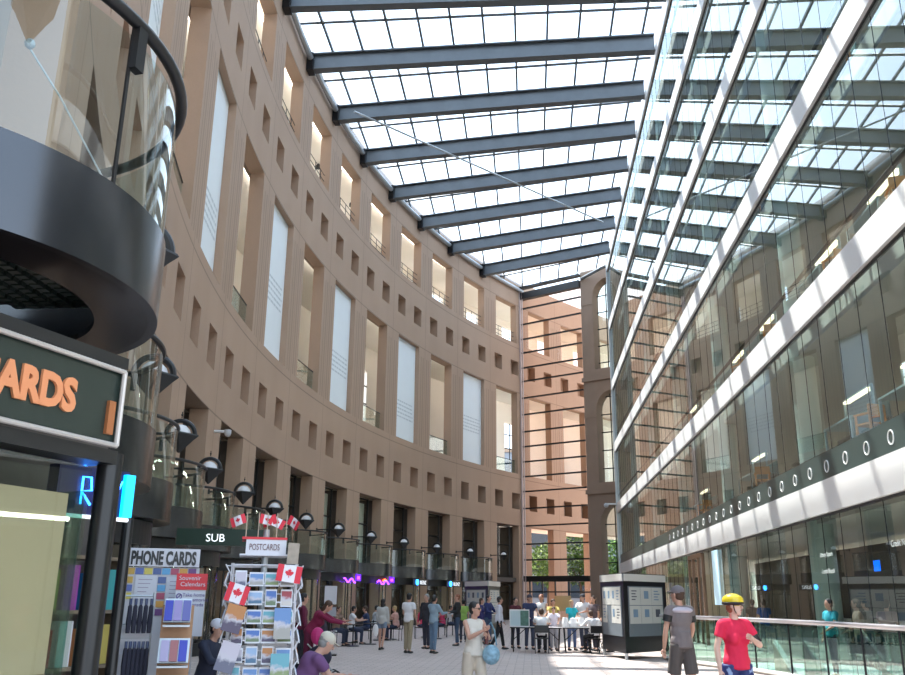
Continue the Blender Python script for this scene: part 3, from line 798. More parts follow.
    remeshed(mb, 'skirt' if legs == 'skirt' else 'trousers' if legs == 'long' else 'shorts', bm_, t, vox)
    # shoes
    sm = mat('shoe_%02d' % int(sum(shoes)*30), shoes, 0.6)
    for sd in (1, -1):
        hp, kn, an = leg[sd]; mb = MB(); c = an + V((0.055, sd*0.008, -0.052))
        mb.ball(S(c), (0.135*s, 0.047*s, 0.034*s), 12, 8); mb.ball(S(an+V((-0.01, 0, -0.035))), (0.05*s, 0.042*s, 0.045*s), 10, 8); mb.build('shoe', sm, t, smooth=True)
    # hair
    mb = MB(); mb.ball(Hp(-0.018, 0, 0.038), (0.094*s, 0.085*s, 0.094*s), 16, 10, HM)
    if hairlen: 
        mb.ball(Hp(-0.05, 0, -0.03-hairlen*0.3), (0.055*s, 0.075*s, (0.08+hairlen*0.5)*s), 12, 10, HM)
    else: mb.ball(Hp(-0.035, 0, -0.015), (0.065*s, 0.076*s, 0.07*s), 12, 8, HM)
    mb.build('hair', hairm(hair), t, smooth=True)
    if cap:
        mb = MB(); mb.ball(Hp(-0.012, 0, 0.05), (0.102*s, 0.09*s, 0.085*s), 16, 10, HM)
        mb.ball(Hp(0.10, 0, 0.045), (0.065*s, 0.065*s, 0.012*s), 12, 6, HM); mb.build('cap', cloth(*cap), t, smooth=True)
    # face
    if near_:
        for sd in (1, -1):
            mb = MB(); mb.ball(Hp(0.088, sd*0.03, 0.012), (0.008*s, 0.013*s, 0.007*s), 8, 6, HM); e_ = mb.build('eye', mat('eye_white', (0.75, 0.73, 0.7), 0.3), t, smooth=True)
            mb = MB(); mb.ball(Hp(0.0955, sd*0.03, 0.012), (0.003*s, 0.005*s, 0.005*s), 8, 6, HM); mb.build('pupil', M_BLACK, e_)
        mb = MB(); mb.tube([Hp(0.086, -0.022, -0.05), Hp(0.094, 0, -0.052), Hp(0.086, 0.022, -0.05)], 0.005*s, 6); mb.build('mouth', mat('lip', (0.42, 0.14, 0.12), 0.5), t)
    if sunglasses:
        mb = MB()
        for sd in (1, -1):
            mb.ball(Hp(0.095, sd*0.033, 0.012), (0.008*s, 0.029*s, 0.02*s), 10, 8, HM); mb.tube([Hp(0.09, sd*0.06, 0.018), Hp(0.0, sd*0.082, 0.02)], 0.004*s, 5)
        mb.build('sunglasses', M_BLACK, t)
    tag(t, name_label, 'person', group)
    return t, arm, s, S, Hp
def world_pt(t, p):
    return Matrix.Translation(t.location) @ Matrix.Rotation(t.rotation_euler.z, 4, 'Z') @ Vector(p)

# ================================================================ SHOPS UNDER THE BALCONIES
M_HEAD = mat('shop_header', (0.035, 0.037, 0.04), 0.4, 0.3)
def make_front():
    t = empty('shop_bay'); R_ = BR-0.30; half = math.acos(0.85/R_)
    def strip(r0, r1, z0, z1): return MB().arcband(r0, r1, z0, z1, -half, half, 30)
    strip(R_-0.10, R_, 2.45, 2.86).build('header', M_HEAD, t)
    MB().arcsheet(R_-0.04, 0.35, 2.45, -half, half, 30).build('glass_front', M_SHOPG, t, smooth=True)
    strip(R_-0.10, R_, 0.0, 0.35).build('plinth', M_HEAD, t)
    for k in range(4):
        a = -half + 2*half*(k+0.5)/4; mb = MB(); mb.cyl(((R_-0.045)*math.cos(a), (R_-0.045)*math.sin(a), 0.35), 0.03, 2.1, 8); mb.build('post', M_BLACK, t)
    return t
proto = make_front()
for i, c in enumerate(bays[1:12]):
    t = proto if i == 0 else copy_tree(proto)
    p, rz = on_wall(c, RW+(0.80 if i < 9 else 0.86 if i < 10 else 0.98)); t.location = p; t.rotation_euler = (0, 0, rz)
    tag(t, 'bowed dark framed glass shopfront under a balcony, %s from the near end' % ORD[12-i-1], 'shopfront', 'bowed shopfronts under the balconies')
# signs under the balconies
M_BLUEN = mat('blue_neon', (0.05, 0.2, 1), emit=(0.02, 0.25, 1.0), estr=9)
M_CYANN = mat('cyan_light_panel', (0.05, 0.5, 1), emit=(0.0, 0.55, 1.0), estr=1.5)
M_PURPN = mat('purple_neon', (0.3, 0.05, 1), emit=(0.22, 0.03, 1.0), estr=9)
M_REDN = mat('red_neon', (1, 0.1, 0.02), emit=(1, 0.08, 0.01), estr=7)
M_SIGNW = mat('lit_white_letters', (0.9, 0.9, 0.9), emit=(0.8, 0.85, 0.9), estr=0.9)
for n_, i in enumerate((1, 2, 3)):
    c = bays[i]; p, rz = on_wall(c, RW-1.27, 2.62); t = empty('cafe_sign', p, rz)
    mb = MB(); mb.bb(-0.06, 0.0, -1.2, 1.2, -0.2, 0.2); mb.build('board', M_BLACK, t)
    text_mesh('lettering', 'BLENZ', 0.34, M_SIGNW, (0.012, -0.15, -0.12), (PI/2, 0, PI/2), t, 0.006)
    mb = MB(); mb.lathe([(0.0, -0.02), (0.17, -0.02), (0.17, 0.02), (0, 0.02)], n=20, M=Matrix.Rotation(PI/2, 3, 'Y')); 
    o = mb.build('blue_emblem', M_BLUEN, t); o.location = (0.03, -0.62, 0.0)
    tag(t, 'dark cafe sign with white letters and blue round emblem, %s from the far end wall' % ORD[n_], 'sign', 'cafe signs')
for n_, i in enumerate((4, 5)):
    c = bays[i]; p, rz = on_wall(c, RW-1.15, 2.5); t = empty('neon_sign', p, rz); mb = MB()
    mb.tube([(0, -1.3+0.13*k, 0.10*math.sin(k*0.75+n_)) for k in range(15)], 0.03, 6); mb.build('wavy_tube', M_PURPN, t)
    mb = MB(); mb.bb(-0.03, 0.03, 0.62, 1.35, 0.0, 0.34); mb.build('sign_box', mat('purple_box', (0.1, 0.02, 0.5), emit=(0.12, 0.01, 0.9), estr=1.8), t)
    text_mesh('lettering', 'CAFE', 0.2, M_PURPN, (0.035, 0.70, 0.09), (PI/2, 0, PI/2), t, 0.004)
    if n_ == 0: mb = MB(); mb.tube([(0.02, -0.5, 0.08), (0.02, -0.2, 0.18), (0.02, 0.05, 0.1)], 0.04, 6); mb.build('red_tube', M_REDN, t)
    tag(t, 'purple neon wave sign with small box, %s of the two from the far end' % ORD[n_], 'sign', 'purple neon signs')
p, rz = on_wall(bays[1], RW-1.0, 3.0)
# green sign over a shop near the racks
t = empty('green_shop_sign', at(222, 17.0)[:2] + (2.45,), math.radians(-75)); mb = MB(); mb.bb(-0.05, 0.05, -0.9, 0.7, 0.05, 0.35); mb.build('board', mat('green_sign', (0.004, 0.03, 0.016), 0.4), t)
text_mesh('lettering', 'SUB', 0.2, M_SIGNW, (0.06, -0.38, 0.12), (PI/2, 0, PI/2), t, 0.004)
tag(t, 'long dark green shop sign hanging behind the phone card board', 'sign')
mb = MB(); mb.bb(-0.08, 0.0, -0.08, 0.08, -0.07, 0.0); 
t = empty('security_camera', pol(bays[8]-BAY/2, RW-0.02, 6.9), on_wall(bays[8]-BAY/2, RW)[1])
mb = MB(); mb.tube([(0, 0, 0.1), (0.42, 0, 0.1)], 0.05, 8); mb.build('arm', M_WHITE, t, smooth=True)
mb = MB(); mb.ball((0.46, 0, 0.02), 0.11, 14, 10); mb.cyl((0.46, 0, 0.02), 0.12, 0.14, 14); mb.build('dome', mat('camera_grey', (0.55, 0.56, 0.58), 0.3), t, smooth=True)
tag(t, 'white dome security camera on a concrete pier of the curved wall', 'camera')
t = empty('security_camera', (FX-0.15, 68.3, 8.6), math.radians(180)); mb = MB(); mb.tube([(0, 0, 0.1), (0.7, 0, 0.1)], 0.06, 8); mb.build('arm', M_WHITE, t)
mb = MB(); mb.ball((0.75, 0, 0.0), 0.18, 14, 10); mb.build('dome', mat('camera_grey', (0.55, 0.56, 0.58), 0.3), t, smooth=True)
tag(t, 'white dome security camera on the far corner of the glass facade', 'camera')

# ================================================================ THE CARDS SHOP NEXT TO THE CAMERA
SA, SB = Vector((-2.70, 2.20, 0)), Vector((-2.10, 4.28, 0)); sd_ = (SB-SA); SL = sd_.length; srz = math.atan2(sd_.y, sd_.x)
t = empty('shop_sign', (SA.x, SA.y, 2.33), srz)           # local +X runs along the shop front, -Y faces the concourse
mb = MB(); mb.bb(0, SL-0.02, 0, 0.05, 0.02, 0.38); mb.build('board', mat('dark_green_board', (0.018, 0.03, 0.024), 0.35), t)
mb = MB()
for z in (0.0, 0.385): mb.tube([(0, -0.02, z), (SL-0.04, -0.02, z)], 0.014, 8)
mb.tube([(SL-0.04, -0.02, 0.0), (SL-0.04, -0.02, 0.385)], 0.014, 8); mb.build('frame', mat('pale_metal_frame', (0.6, 0.55, 0.5), 0.35, 0.4), t)
text_mesh('lettering', 'CARDS', 0.215, mat('orange_letters', (0.80, 0.30, 0.13), 0.5), (SL-0.93, -0.005, 0.12), (PI/2, 0, 0), t, 0.010, sx=0.86, bold=0.010)
mb = MB(); mb.bb(SL-0.12, SL-0.075, -0.02, 0.0, 0.05, 0.22); mb.build('copper_ornament', mat('copper', (0.45, 0.16, 0.06), 0.4, 0.3), t)
tag(t, 'dark green shop sign with orange capital letters reading CARDS', 'sign')
def shop_local(mb, name, m, par): o = mb.build(name, m, par); return o
t = empty('card_shop', (SA.x, SA.y, 0), srz)
mb = MB(); mb.bb(-0.4, SL-0.1, 0.06, 0.075, 0.05, 2.22); mb.build('shop_window', M_SHOPG, t)
mb = MB(); mb.bb(-0.4, SL-0.16, 0.13, 0.20, 0.0, 2.08); mb.build('backing_panel', mat('olive_beige_panel', (0.60, 0.49, 0.33), 0.7, var=0.05, scale=2), t)
mb = MB(); mb.bb(-0.4, SL-0.16, 0.125, 0.13, 1.24, 1.247); mb.bb(SL-0.8, SL-0.795, 0.125, 0.13, 0, 2.08); mb.build('panel_joint', mat('joint_brown', (0.25, 0.16, 0.1), 0.7), t)
mb = MB(); mb.bb(-0.4, SL, -0.0, 0.25, 2.24, 2.31); mb.build('lintel', M_BLACK, t)
mb = MB(); mb.bb(-0.4, SL, 0.0, 1.4, 2.74, 2.80); mb.build('canopy', M_BLACK, t)
mb = MB(); mb.cyl((SL+0.02, 0.06, 0), 0.062, 2.30, 20); mb.build('corner_post', mat('glossy_black', (0.008, 0.009, 0.010), 0.3), t, smooth=True)
mb = MB(); mb.bb(SL-0.10, SL-0.085, 0.1, 0.5, 0.0, 2.1); mb.build('side_pane', glass('thick_green_glass', (0.5, 0.75, 0.68), 1.5, 0.1), t)
q_ = Matrix.Rotation(-srz, 3, 'Z') @ (Vector(at(119, 5.5)) - Vector((SA.x, SA.y, 0))); mb = MB(); mb.cyl((q_.x, q_.y, 0), 0.032, 2.04, 14); mb.build('door_post', mat('glossy_black', (0.008, 0.009, 0.010), 0.3), t, smooth=True)
mb = MB(); mb.bb(SL+0.05, SL+0.9, 0.9, 0.95, 0, 2.6); mb.bb(-0.4, SL, 1.35, 1.4, 0, 2.75); mb.build('back_partition', M_SHOPWALL, t)
tag(t, 'glass fronted card shop with beige backing panel and black posts', 'shop')
# merchandise on shelves seen between the posts
t = empty('display_shelf', (SA.x, SA.y, 0), srz)
mb = MB(); mb.bb(SL+0.1, SL+0.85, 0.6, 0.85, 0, 0.05)
for x in (SL+0.08, SL+0.86): mb.bb(x-0.01, x+0.01, 0.6, 0.85, 0, 1.9)
mb.build('uprights', mat('shelf_brown', (0.2, 0.15, 0.1), 0.6), t)
for z in (0.5, 0.85, 1.2, 1.5, 1.8): MB().bb(SL+0.1, SL+0.85, 0.6, 0.85, z, z+0.019).build('shelf_board', mat('shelf_brown', (0.2, 0.15, 0.1), 0.6), t)
tag(t, 'shop shelf with colourful goods seen between the black posts', 'shelf')
random.seed(3); gcol = [(0.5,0.03,0.03),(0.02,0.15,0.35),(0.5,0.4,0.1),(0.6,0.6,0.6),(0.05,0.3,0.3),(0.3,0.05,0.3),(0.6,0.25,0.1)]
M_G = [mat('goods_%d' % i, c, 0.5) for i, c in enumerate(gcol)]
cnt = 0
for zi, z in enumerate((0.52, 0.87, 1.22, 1.52)):
    for k in range(5):
        a = SL + 0.17 + k*0.145; p = Vector((SA.x, SA.y, 0)) + Matrix.Rotation(srz, 3, 'Z') @ Vector((a, 0.66, z))
        mb = MB(); hh = random.uniform(0.14, 0.26); mb.bb(-0.05, 0.05, -0.03, 0.03, 0.0, hh); mb.bb(-0.03, 0.03, -0.033, -0.03, hh*0.35, hh*0.8)
        o = mb.build('souvenir_box', M_G[(k*3+zi*2) % 7]); o.location = p; o.rotation_euler = (0, 0, srz)
        tag(o, 'coloured souvenir box on the %s shop shelf up, %s from the left' % (ORD[zi], ORD[k]), 'box', 'boxes on the shop shelf')
# blue neon box sign
p = at(93, 5.35); t = empty('neon_sign', (p[0], p[1], 2.02), math.radians(60))
mb = MB(); mb.bb(-0.30, 0.14, 0.0, 0.10, 0.0, 0.27); mb.build('box', mat('navy_box', (0.01, 0.015, 0.08), 0.3), t)
mb = MB(); mb.tube([(-0.30, -0.01, -0.005), (0.15, -0.01, -0.005)], 0.012, 6); mb.build('trim', M_SIGNW, t)
mb = MB(); mb.bb(0.10, 0.16, -0.03, 0.12, 0.01, 0.25); mb.build('light_panel', M_CYANN, t)
mb = MB(); mb.tube([(0.03, -0.012, 0.21), (0.06, -0.012, 0.13), (0.09, -0.012, 0.21)], 0.005, 6); mb.tube([(0.06, -0.012, 0.13), (0.06, -0.012, 0.06)], 0.005, 6)
mb.tube([(-0.16, -0.012, 0.06), (-0.16, -0.012, 0.21), (-0.11, -0.012, 0.21), (-0.10, -0.012, 0.14), (-0.16, -0.012, 0.13), (-0.10, -0.012, 0.06)], 0.006, 6); mb.build('letter_tubes', M_BLUEN, t)
tag(t, 'glowing blue neon box sign with letter Y above the phone card board', 'sign')

# ---------------------------------------------------------------- phone card board
def flat(px, d, z, rz): p = at(px, d); return (p[0], p[1], z), rz
BD = 6.2; brz = math.radians(22)
p = at(160, BD); t = empty('notice_board', (p[0], p[1], 0), brz)
mb = MB(); mb.bb(-0.23, 0.23, 0.0, 0.02, 0.9, 1.78); mb.build('panel', mat('grey_white_board', (0.55, 0.54, 0.56), 0.6), t)
mb = MB(); mb.bb(-0.235, 0.225, -0.02, 0.0, 1.785, 1.90); mb.build('header', mat('sign_white', (0.62, 0.6, 0.63), 0.5), t)
text_mesh('lettering', 'PHONE CARDS', 0.115, M_BLACK, (-0.205, -0.023, 1.80), (PI/2, 0, 0), t, 0.002, sx=0.52, bold=0.005)
mb = MB()
for x in (-0.2, 0.2): mb.cyl((x, 0.03, 0), 0.02, 1.8, 8)
mb.build('posts', M_BLACK, t)
tag(t, 'white board headed PHONE CARDS in bold black capitals', 'sign')
random.seed(11); pc = 0
R_b = Matrix.Rotation(brz, 3, 'Z'); base = Vector((p[0], p[1], 0))
PCOL = [(0.55,0.35,0.08),(0.1,0.15,0.4),(0.6,0.5,0.1),(0.07,0.12,0.3),(0.1,0.35,0.6),(0.4,0.06,0.12),(0.6,0.3,0.05),(0.15,0.05,0.2)]
spots = [(-0.2+0.055*k, 1.755) for k in range(8)] + [(-0.205, 1.70), (-0.205, 1.65), (-0.205, 1.60), (0.0, 1.70), (0.0, 1.65), (0.0, 1.60), (0.0, 1.55), (0.0, 1.50)]
for i, (x, z) in enumerate(spots):
    mb = MB(); mb.bb(-0.025, 0.025, -0.004, 0, -0.02, 0.02); mb.bb(-0.015, 0.012, -0.006, -0.004, -0.008, 0.01)
    o = mb.build('phone_card', mat('phone_card_%d' % (i % 8), PCOL[i % 8], 0.4)); o.location = base + R_b @ Vector((x, -0.001, z)); o.rotation_euler = (0, 0, brz)
    tag(o, ('small coloured phone card, %s from the left in the row under the header' % ORD[i]) if i < 8 else 'small coloured phone card, %s down the %s column of the board' % (ORD[(i-8) if i < 11 else i-11], 'left' if i < 11 else 'middle'), 'card', 'phone cards on the board')
for nm, x0, x1, z0, z1, lb in (('paper_notice', -0.165, -0.03, 1.58, 1.73, 'small white paper notice at the left of the phone card board'), ('paper_notice', 0.03, 0.215, 1.40, 1.72, 'larger white paper notice pinned at the right of the phone card board')):
    mb = MB(); mb.cur = 0; mb.bb(x0, x1, -0.008, -0.004, z0, z1); mb.cur = 1
    for q in range(5): mb.bb(x0+0.02, x1-0.03-0.01*q, -0.009, -0.008, z1-0.03-0.025*q, z1-0.025-0.025*q)
    o = mb.build(nm, [mat('paper_white', (0.62, 0.62, 0.66), 0.7), mat('print_grey', (0.35, 0.3, 0.38), 0.7)]); o.location = base; o.rotation_euler = (0, 0, brz); tag(o, lb, 'notice')
t = empty('poster', tuple(at(191, 6.0)[:2])+(0,), math.radians(24))
mb = MB(); mb.bb(-0.10, 0.085, 0, 0.01, 1.36, 1.72); mb.build('sheet', mat('paper_white', (0.62, 0.62, 0.66), 0.7), t)
mb = MB(); mb.bb(-0.10, 0.09, -0.006, 0, 1.64, 1.74); mb.build('red_header', mat('poster_red', (0.6, 0.02, 0.03), 0.5), t)
text_mesh('header_text', 'Souvenir\n Calendars', 0.038, mat('paper_white', (0.62, 0.62, 0.66), 0.7), (-0.085, -0.008, 1.70), (PI/2, 0, 0), t, 0.001)
text_mesh('body_text', '   Take home\nyour memories\nfrom Canada', 0.030, mat('print_violet', (0.1, 0.06, 0.25), 0.6), (-0.08, -0.002, 1.60), (PI/2, 0, 0), t, 0.001)
mb = MB(); mb.tube([(-0.075+0.016*math.cos(a_*PI/8), -0.003, 1.60+0.016*math.sin(a_*PI/8)) for a_ in range(16)], 0.003, 5, closed=True); mb.tube([(-0.086, -0.003, 1.59), (-0.064, -0.003, 1.61)], 0.003, 5); mb.build('round_mark', mat('print_violet', (0.1, 0.06, 0.25), 0.6), t)
mb = MB(); mb.cyl((0, 0.03, 0), 0.012, 1.5, 8); mb.build('stand_pole', M_STEEL_L, t)
tag(t, 'white poster with red header about souvenir calendars from Canada', 'poster')
# umbrellas on a wire rack
t = empty('umbrella_rack', tuple(at(139, 5.75)[:2])+(0,), math.radians(24))
mb = MB()
for x in (-0.085, 0.085): mb.tube([(x, 0.02, 0), (x, 0.02, 1.62)], 0.008, 6)
for z in (1.60, 1.44, 1.36, 1.15, 1.05): mb.tube([(-0.085, 0.02, z), (0.085, 0.02, z)], 0.006, 6)
mb.build('wire_frame', M_STEEL_L, t)
mb = MB(); mb.bb(-0.08, 0.08, 0.015, 0.025, 1.27, 1.42); mb.build('price_card', mat('paper_white', (0.62, 0.62, 0.66), 0.7), t)
mb = MB(); mb.bb(-0.12, 0.12, -0.1, 0.14, 0, 0.05); mb.build('base', M_BLACK, t)
tag(t, 'wire rack with folded umbrellas in front of the phone card board', 'rack')
for r_, (n, z) in enumerate(((5, 1.59), (6, 1.35))):
    for k in range(n):
        q = at(131 + k*(21.0/(n-1)), 5.7); o_ = empty('folded_umbrella', (q[0], q[1], z-0.2*(1+0)))
        mb = MB(); mb.lathe([(0.0, 0.0), (0.012, 0.0), (0.016, 0.06), (0.013, 0.15), (0.004, 0.165), (0, 0.165)], n=8); mb.build('canopy', cloth(0.02, 0.02, 0.035), o_)
        mb = MB(); mb.cyl((0, 0, 0.16), 0.009, 0.035, 8); mb.build('handle', mat('navy_plastic', (0.03, 0.05, 0.12), 0.3), o_)
        tag(o_, 'folded dark umbrella, %s from the left in the %s row of the wire rack' % (ORD[k], ('upper', 'lower')[r_]), 'umbrella', 'folded umbrellas on the rack')
for k, (px_, cc, nm) in enumerate(((126, (0.6,0.5,0.6), 'pale left'), (138, (0.6,0.6,0.65), 'white middle'), (144, (0.6,0.55,0.3), 'yellow middle'), (154, (0.55,0.4,0.55), 'lilac right'))):
    q = at(px_, 5.72); mb = MB(); mb.tube([(0.03*math.cos(a_), 0, 0.03*math.sin(a_)) for a_ in [PI*j/8-0.2 for j in range(9)]], 0.008, 6); mb.tube([(0.03, 0, 0), (0.03, 0, -0.2)], 0.008, 6)
    o = mb.build('cane_handle', mat('cane_%d' % k, cc, 0.3)); o.location = (q[0], q[1], 1.06); tag(o, '%s curved umbrella handle hooked at the bottom of the wire rack' % nm, 'umbrella', 'hooked handles')
# book boxes beside the board
t = empty('book_display', tuple(at(179, 5.6)[:2])+(0,), math.radians(20))
for (z, w, d0) in ((1.52, 0.15, -0.02), (1.30, 0.17, -0.06), (1.10, 0.20, -0.10)):
    mb = MB(); M_ = Matrix.Rotation(math.radians(-22), 3, 'X'); mb.box((0, d0, z), (w, 0.015, 0.14), 0, M_); mb.bb(-w/2, w/2, d0-0.04, d0+0.06, z-0.09, z-0.08); mb.build('tray', M_STEEL_L, t)
mb = MB(); mb.bb(-0.09, 0.09, 0.05, 0.07, 0, 1.55); mb.build('back_panel', mat('brown_card', (0.4, 0.22, 0.12), 0.7), t)
tag(t, 'tiered book display stand beside the phone card board', 'display stand')
bk = 0
for zi, (z, d0) in enumerate(((1.52, -0.035), (1.30, -0.075), (1.10, -0.115))):
    for k in range(3):
        o = MB().box((0, 0, 0), (0.045, 0.012, 0.12), 0, Matrix.Rotation(math.radians(-22), 3, 'X')).build('book', mat('book_%d' % ((zi*3+k) % 5), [(0.03,0.04,0.35),(0.25,0.2,0.4),(0.1,0.1,0.3),(0.35,0.3,0.45),(0.3,0.1,0.1)][(zi*3+k) % 5], 0.4))
        b_ = Vector(at(179, 5.6)) + Matrix.Rotation(math.radians(20), 3, 'Z') @ Vector((-0.05+0.05*k, d0, z)); o.location = b_; o.rotation_euler = (0, 0, math.radians(20))
        tag(o, 'small picture book on the %s tray of the book stand, %s from the left' % (('top', 'middle', 'bottom')[zi], ORD[k]), 'book', 'books on the tiered stand')

# ---------------------------------------------------------------- spinner of postcards
RC = Vector(at(262, 5.9)); rr = math.radians(18)
t = empty('postcard_rack', RC, rr)
mb = MB(); mb.cyl((0, 0, 0), 0.02, 2.02, 12); mb.build('pole', M_STEEL_L, t, smooth=True)
mb = MB(); mb.lathe([(0, 0), (0.26, 0), (0.26, 0.03), (0.05, 0.06), (0, 0.06)], n=24); mb.build('base', M_BLACK, t)
wire = MB()
for z in [1.02+0.11*k for k in range(8)]:
    for s_ in range(4):
        a = s_*PI/2; Mz = Matrix.Rotation(a, 3, 'Z')
        for (p1, p2) in (((-0.19, -0.235, z), (0.19, -0.235, z)), ((-0.19, -0.2, z-0.06), (0.19, -0.2, z-0.06)), ((-0.19, -0.235, z), (-0.19, -0.20, z-0.06)), ((0.19, -0.235, z), (0.19, -0.20, z-0.06)), ((0, -0.235, z), (0, 0, z))):
            wire.tube([Mz @ Vector(p1), Mz @ Vector(p2)], 0.004, 5)
for s_ in range(4):
    Mz = Matrix.Rotation(s_*PI/2, 3, 'Z')
    for x in (-0.19, 0.19): wire.tube([Mz @ Vector((x, -0.2, 0.45)), Mz @ Vector((x, -0.2, 1.80))], 0.005, 5)
wire.build('wire_tiers', mat('white_wire', (0.6, 0.58, 0.6), 0.4), t)
mb = MB(); mb.bb(-0.125, 0.125, -0.125, 0.125, 1.86, 1.95); mb.bb(-0.16, 0.14, -0.14, 0.14, 1.85, 1.86); h_ = mb.build('sign_box', mat('sign_white', (0.62, 0.6, 0.63), 0.5), t)
mb = MB(); mb.bb(-0.15, 0.13, -0.13, 0.13, 1.95, 1.965); mb.build('red_top', mat('poster_red', (0.6, 0.02, 0.03), 0.5), t)
text_mesh('lettering', 'POSTCARDS', 0.055, mat('print_brown', (0.12, 0.05, 0.05), 0.6), (-0.105, -0.128, 1.885), (PI/2, 0, 0), t, 0.001, sx=0.62)
tag(t, 'white wire spinner rack full of postcards with sign box on top', 'rack')
def cardmat(i):
    k = 'card_picture_%d' % i
    if k in MATS: return MATS[k]
    sky, gnd = [((0.05,0.12,0.35),(0.12,0.16,0.08)),((0.1,0.2,0.4),(0.3,0.28,0.25)),((0.4,0.15,0.03),(0.06,0.04,0.08)),((0.25,0.35,0.5),(0.05,0.12,0.2)),((0.3,0.03,0.04),(0.5,0.45,0.4)),((0.45,0.4,0.45),(0.1,0.1,0.15)),((0.1,0.3,0.35),(0.2,0.25,0.1))][i]
    m = mat(k, sky, 0.35); n, l, b = nodes(m); tc = n.new('ShaderNodeTexCoord'); nz = n.new('ShaderNodeTexNoise'); nz.inputs['Scale'].default_value = 28
    sp = n.new('ShaderNodeSeparateXYZ'); l.new(tc.outputs['Object'], nz.inputs['Vector']); l.new(tc.outputs['Generated'], sp.inputs[0])
    ma = n.new('ShaderNodeMath'); ma.operation = 'MULTIPLY_ADD'; ma.inputs[1].default_value = 0.5; l.new(nz.outputs['Fac'], ma.inputs[0]); l.new(sp.outputs['Z'], ma.inputs[2])
    r = n.new('ShaderNodeValToRGB'); e = r.color_ramp.elements; e[0].position = 0.55; e[0].color = gnd + (1,); e[1].position = 0.85; e[1].color = sky + (1,)
    w = r.color_ramp.elements.new(0.72); w.color = (0.45, 0.42, 0.45, 1); l.new(ma.outputs[0], r.inputs[0]); l.new(r.outputs[0], b.inputs['Base Color']); return m
random.seed(5); M_EDGE = mat('card_white_edge', (0.62, 0.62, 0.64), 0.5)
side_names = ['front', 'right', 'back', 'left']
for zi in range(7):
    for s_ in (0, 1, 3):
        Mz = Matrix.Rotation(s_*PI/2, 3, 'Z'); z = 1.045+0.11*zi
        cols_ = 4
        for k in range(cols_):
            tall_ = random.random() < 0.3; w, hh = (0.088, 0.085) if not tall_ else (0.07, 0.105)
            M_ = Matrix.Rotation(math.radians(-14), 3, 'X')
            mb = MB(); mb.cur = 0; mb.box((0, 0, 0), (w, 0.006, hh), 0, M_); mb.cur = 1; mb.box((0, -0.0045, 0), (w-0.010, 0.004, hh-0.02), 0, M_)
            o = mb.build('postcard', [M_EDGE, cardmat(random.randrange(7))])
            o.location = RC + Matrix.Rotation(rr, 3, 'Z') @ (Mz @ Vector((-0.14+0.094*k, -0.228, z))); o.rotation_euler = (0, 0, rr + s_*PI/2)
            tag(o, 'postcard on spinner %s side, %s tier from top, %s from left' % (side_names[s_], ORD[6-zi], ORD[k]), 'postcard', 'postcards on the spinner rack')
# maple leaf
LEAF = [(0,1),(0.13,0.72),(0.3,0.8),(0.23,0.42),(0.42,0.6),(0.48,0.48),(0.75,0.52),(0.65,0.3),(0.75,0.22),(0.4,-0.08),(0.45,-0.22),(0.06,-0.15),(0.05,-0.6)]
LEAF = LEAF + [(-x, y) for x, y in reversed(LEAF[1:])]
M_FR = mat('flag_red', (0.62, 0.03, 0.05), 0.7); M_FW = mat('flag_white', (0.72, 0.68, 0.70), 0.7)
def flag_mesh(mb, w, h, wave=0.0, off=0.002):
    # flag in the XZ plane, hoist at x=0
    def P_(x, z, y=0): return (x, y + wave*math.sin(x/w*5.0), z)
    for (x0, x1, mi) in ((0, 0.25*w, 0), (0.25*w, 0.75*w, 1), (0.75*w, w, 0)):
        mb.cur = mi
        n = 4
        for i in range(n):
            a, b = x0+(x1-x0)*i/n, x0+(x1-x0)*(i+1)/n
            mb.slab(P_(a, 0), P_(b, 0), P_(b, h), P_(a, h), 0.0015)
    mb.cur = 0
    for sgn in (-1, 1):
        pts = [P_(w/2+x*h*0.36, h*0.46+y*h*0.36, sgn*off) for x, y in LEAF]; k = len(mb.v); c = len(pts)
        mb.v += pts + [P_(w/2, h*0.46, sgn*off)]
        for i in range(c): mb.f.append((k+i, k+(i+1) % c, k+c)); mb.mi.append(0)
flags = [(-0.13, -20, 182), (-0.055, 10, 30), (0.0, 25, 20), (0.06, -15, 170), (0.12, 30, -25)]
for i, (x, roll, yaw) in enumerate(flags):
    b0 = RC + Matrix.Rotation(rr, 3, 'Z') @ Vector((x, -0.10, 1.96)); t = empty('paper_flag', b0)
    mb = MB(); mb.cyl((0, 0, 0), 0.003, 0.16, 6); mb.build('stick', mat('stick_wood', (0.5, 0.4, 0.3), 0.6), t)
    mb = MB(); flag_mesh(mb, 0.10, 0.06, 0.008); o = mb.build('flag_cloth', [M_FR, M_FW], t); o.location = (0, 0, 0.095); o.rotation_euler = (0, math.radians(roll if yaw < 90 else -roll), math.radians(yaw))
    tag(t, 'small red and white maple leaf flag on the spinner rack, %s from the left' % ORD[i], 'flag', 'small flags on top of the spinner rack')
# larger printed things hung on the spinner
def panel(name, px, d, z0, w, h, rz_, m, label, cat, tilt=0.0, print_=None):
    q = at(px, d); mb = MB(); mb.cur = 0; mb.bb(-w/2, w/2, 0, 0.008, 0, h); o = mb.build(name, m); o.location = (q[0], q[1], z0); o.rotation_euler = (math.radians(-8), math.radians(tilt), math.radians(rz_)); tag(o, label, cat); return o
for (px_, z0, w, h, tl, lb) in ((235, 1.585, 0.13, 0.11, 16, 'maple leaf flag booklet slanted at the left of the spinner rack'), (287, 1.70, 0.15, 0.10, 8, 'maple leaf flag print at the upper right of the spinner rack')):
    q = at(px_, 5.6); mb = MB(); flag_mesh(mb, w, h, 0, 0.003); o = mb.build('flag_print', [M_FR, M_FW]); o.location = (q[0]-w/2, q[1]-0.02, z0); o.rotation_euler = (0, math.radians(tl), math.radians(20)); tag(o, lb, 'print')
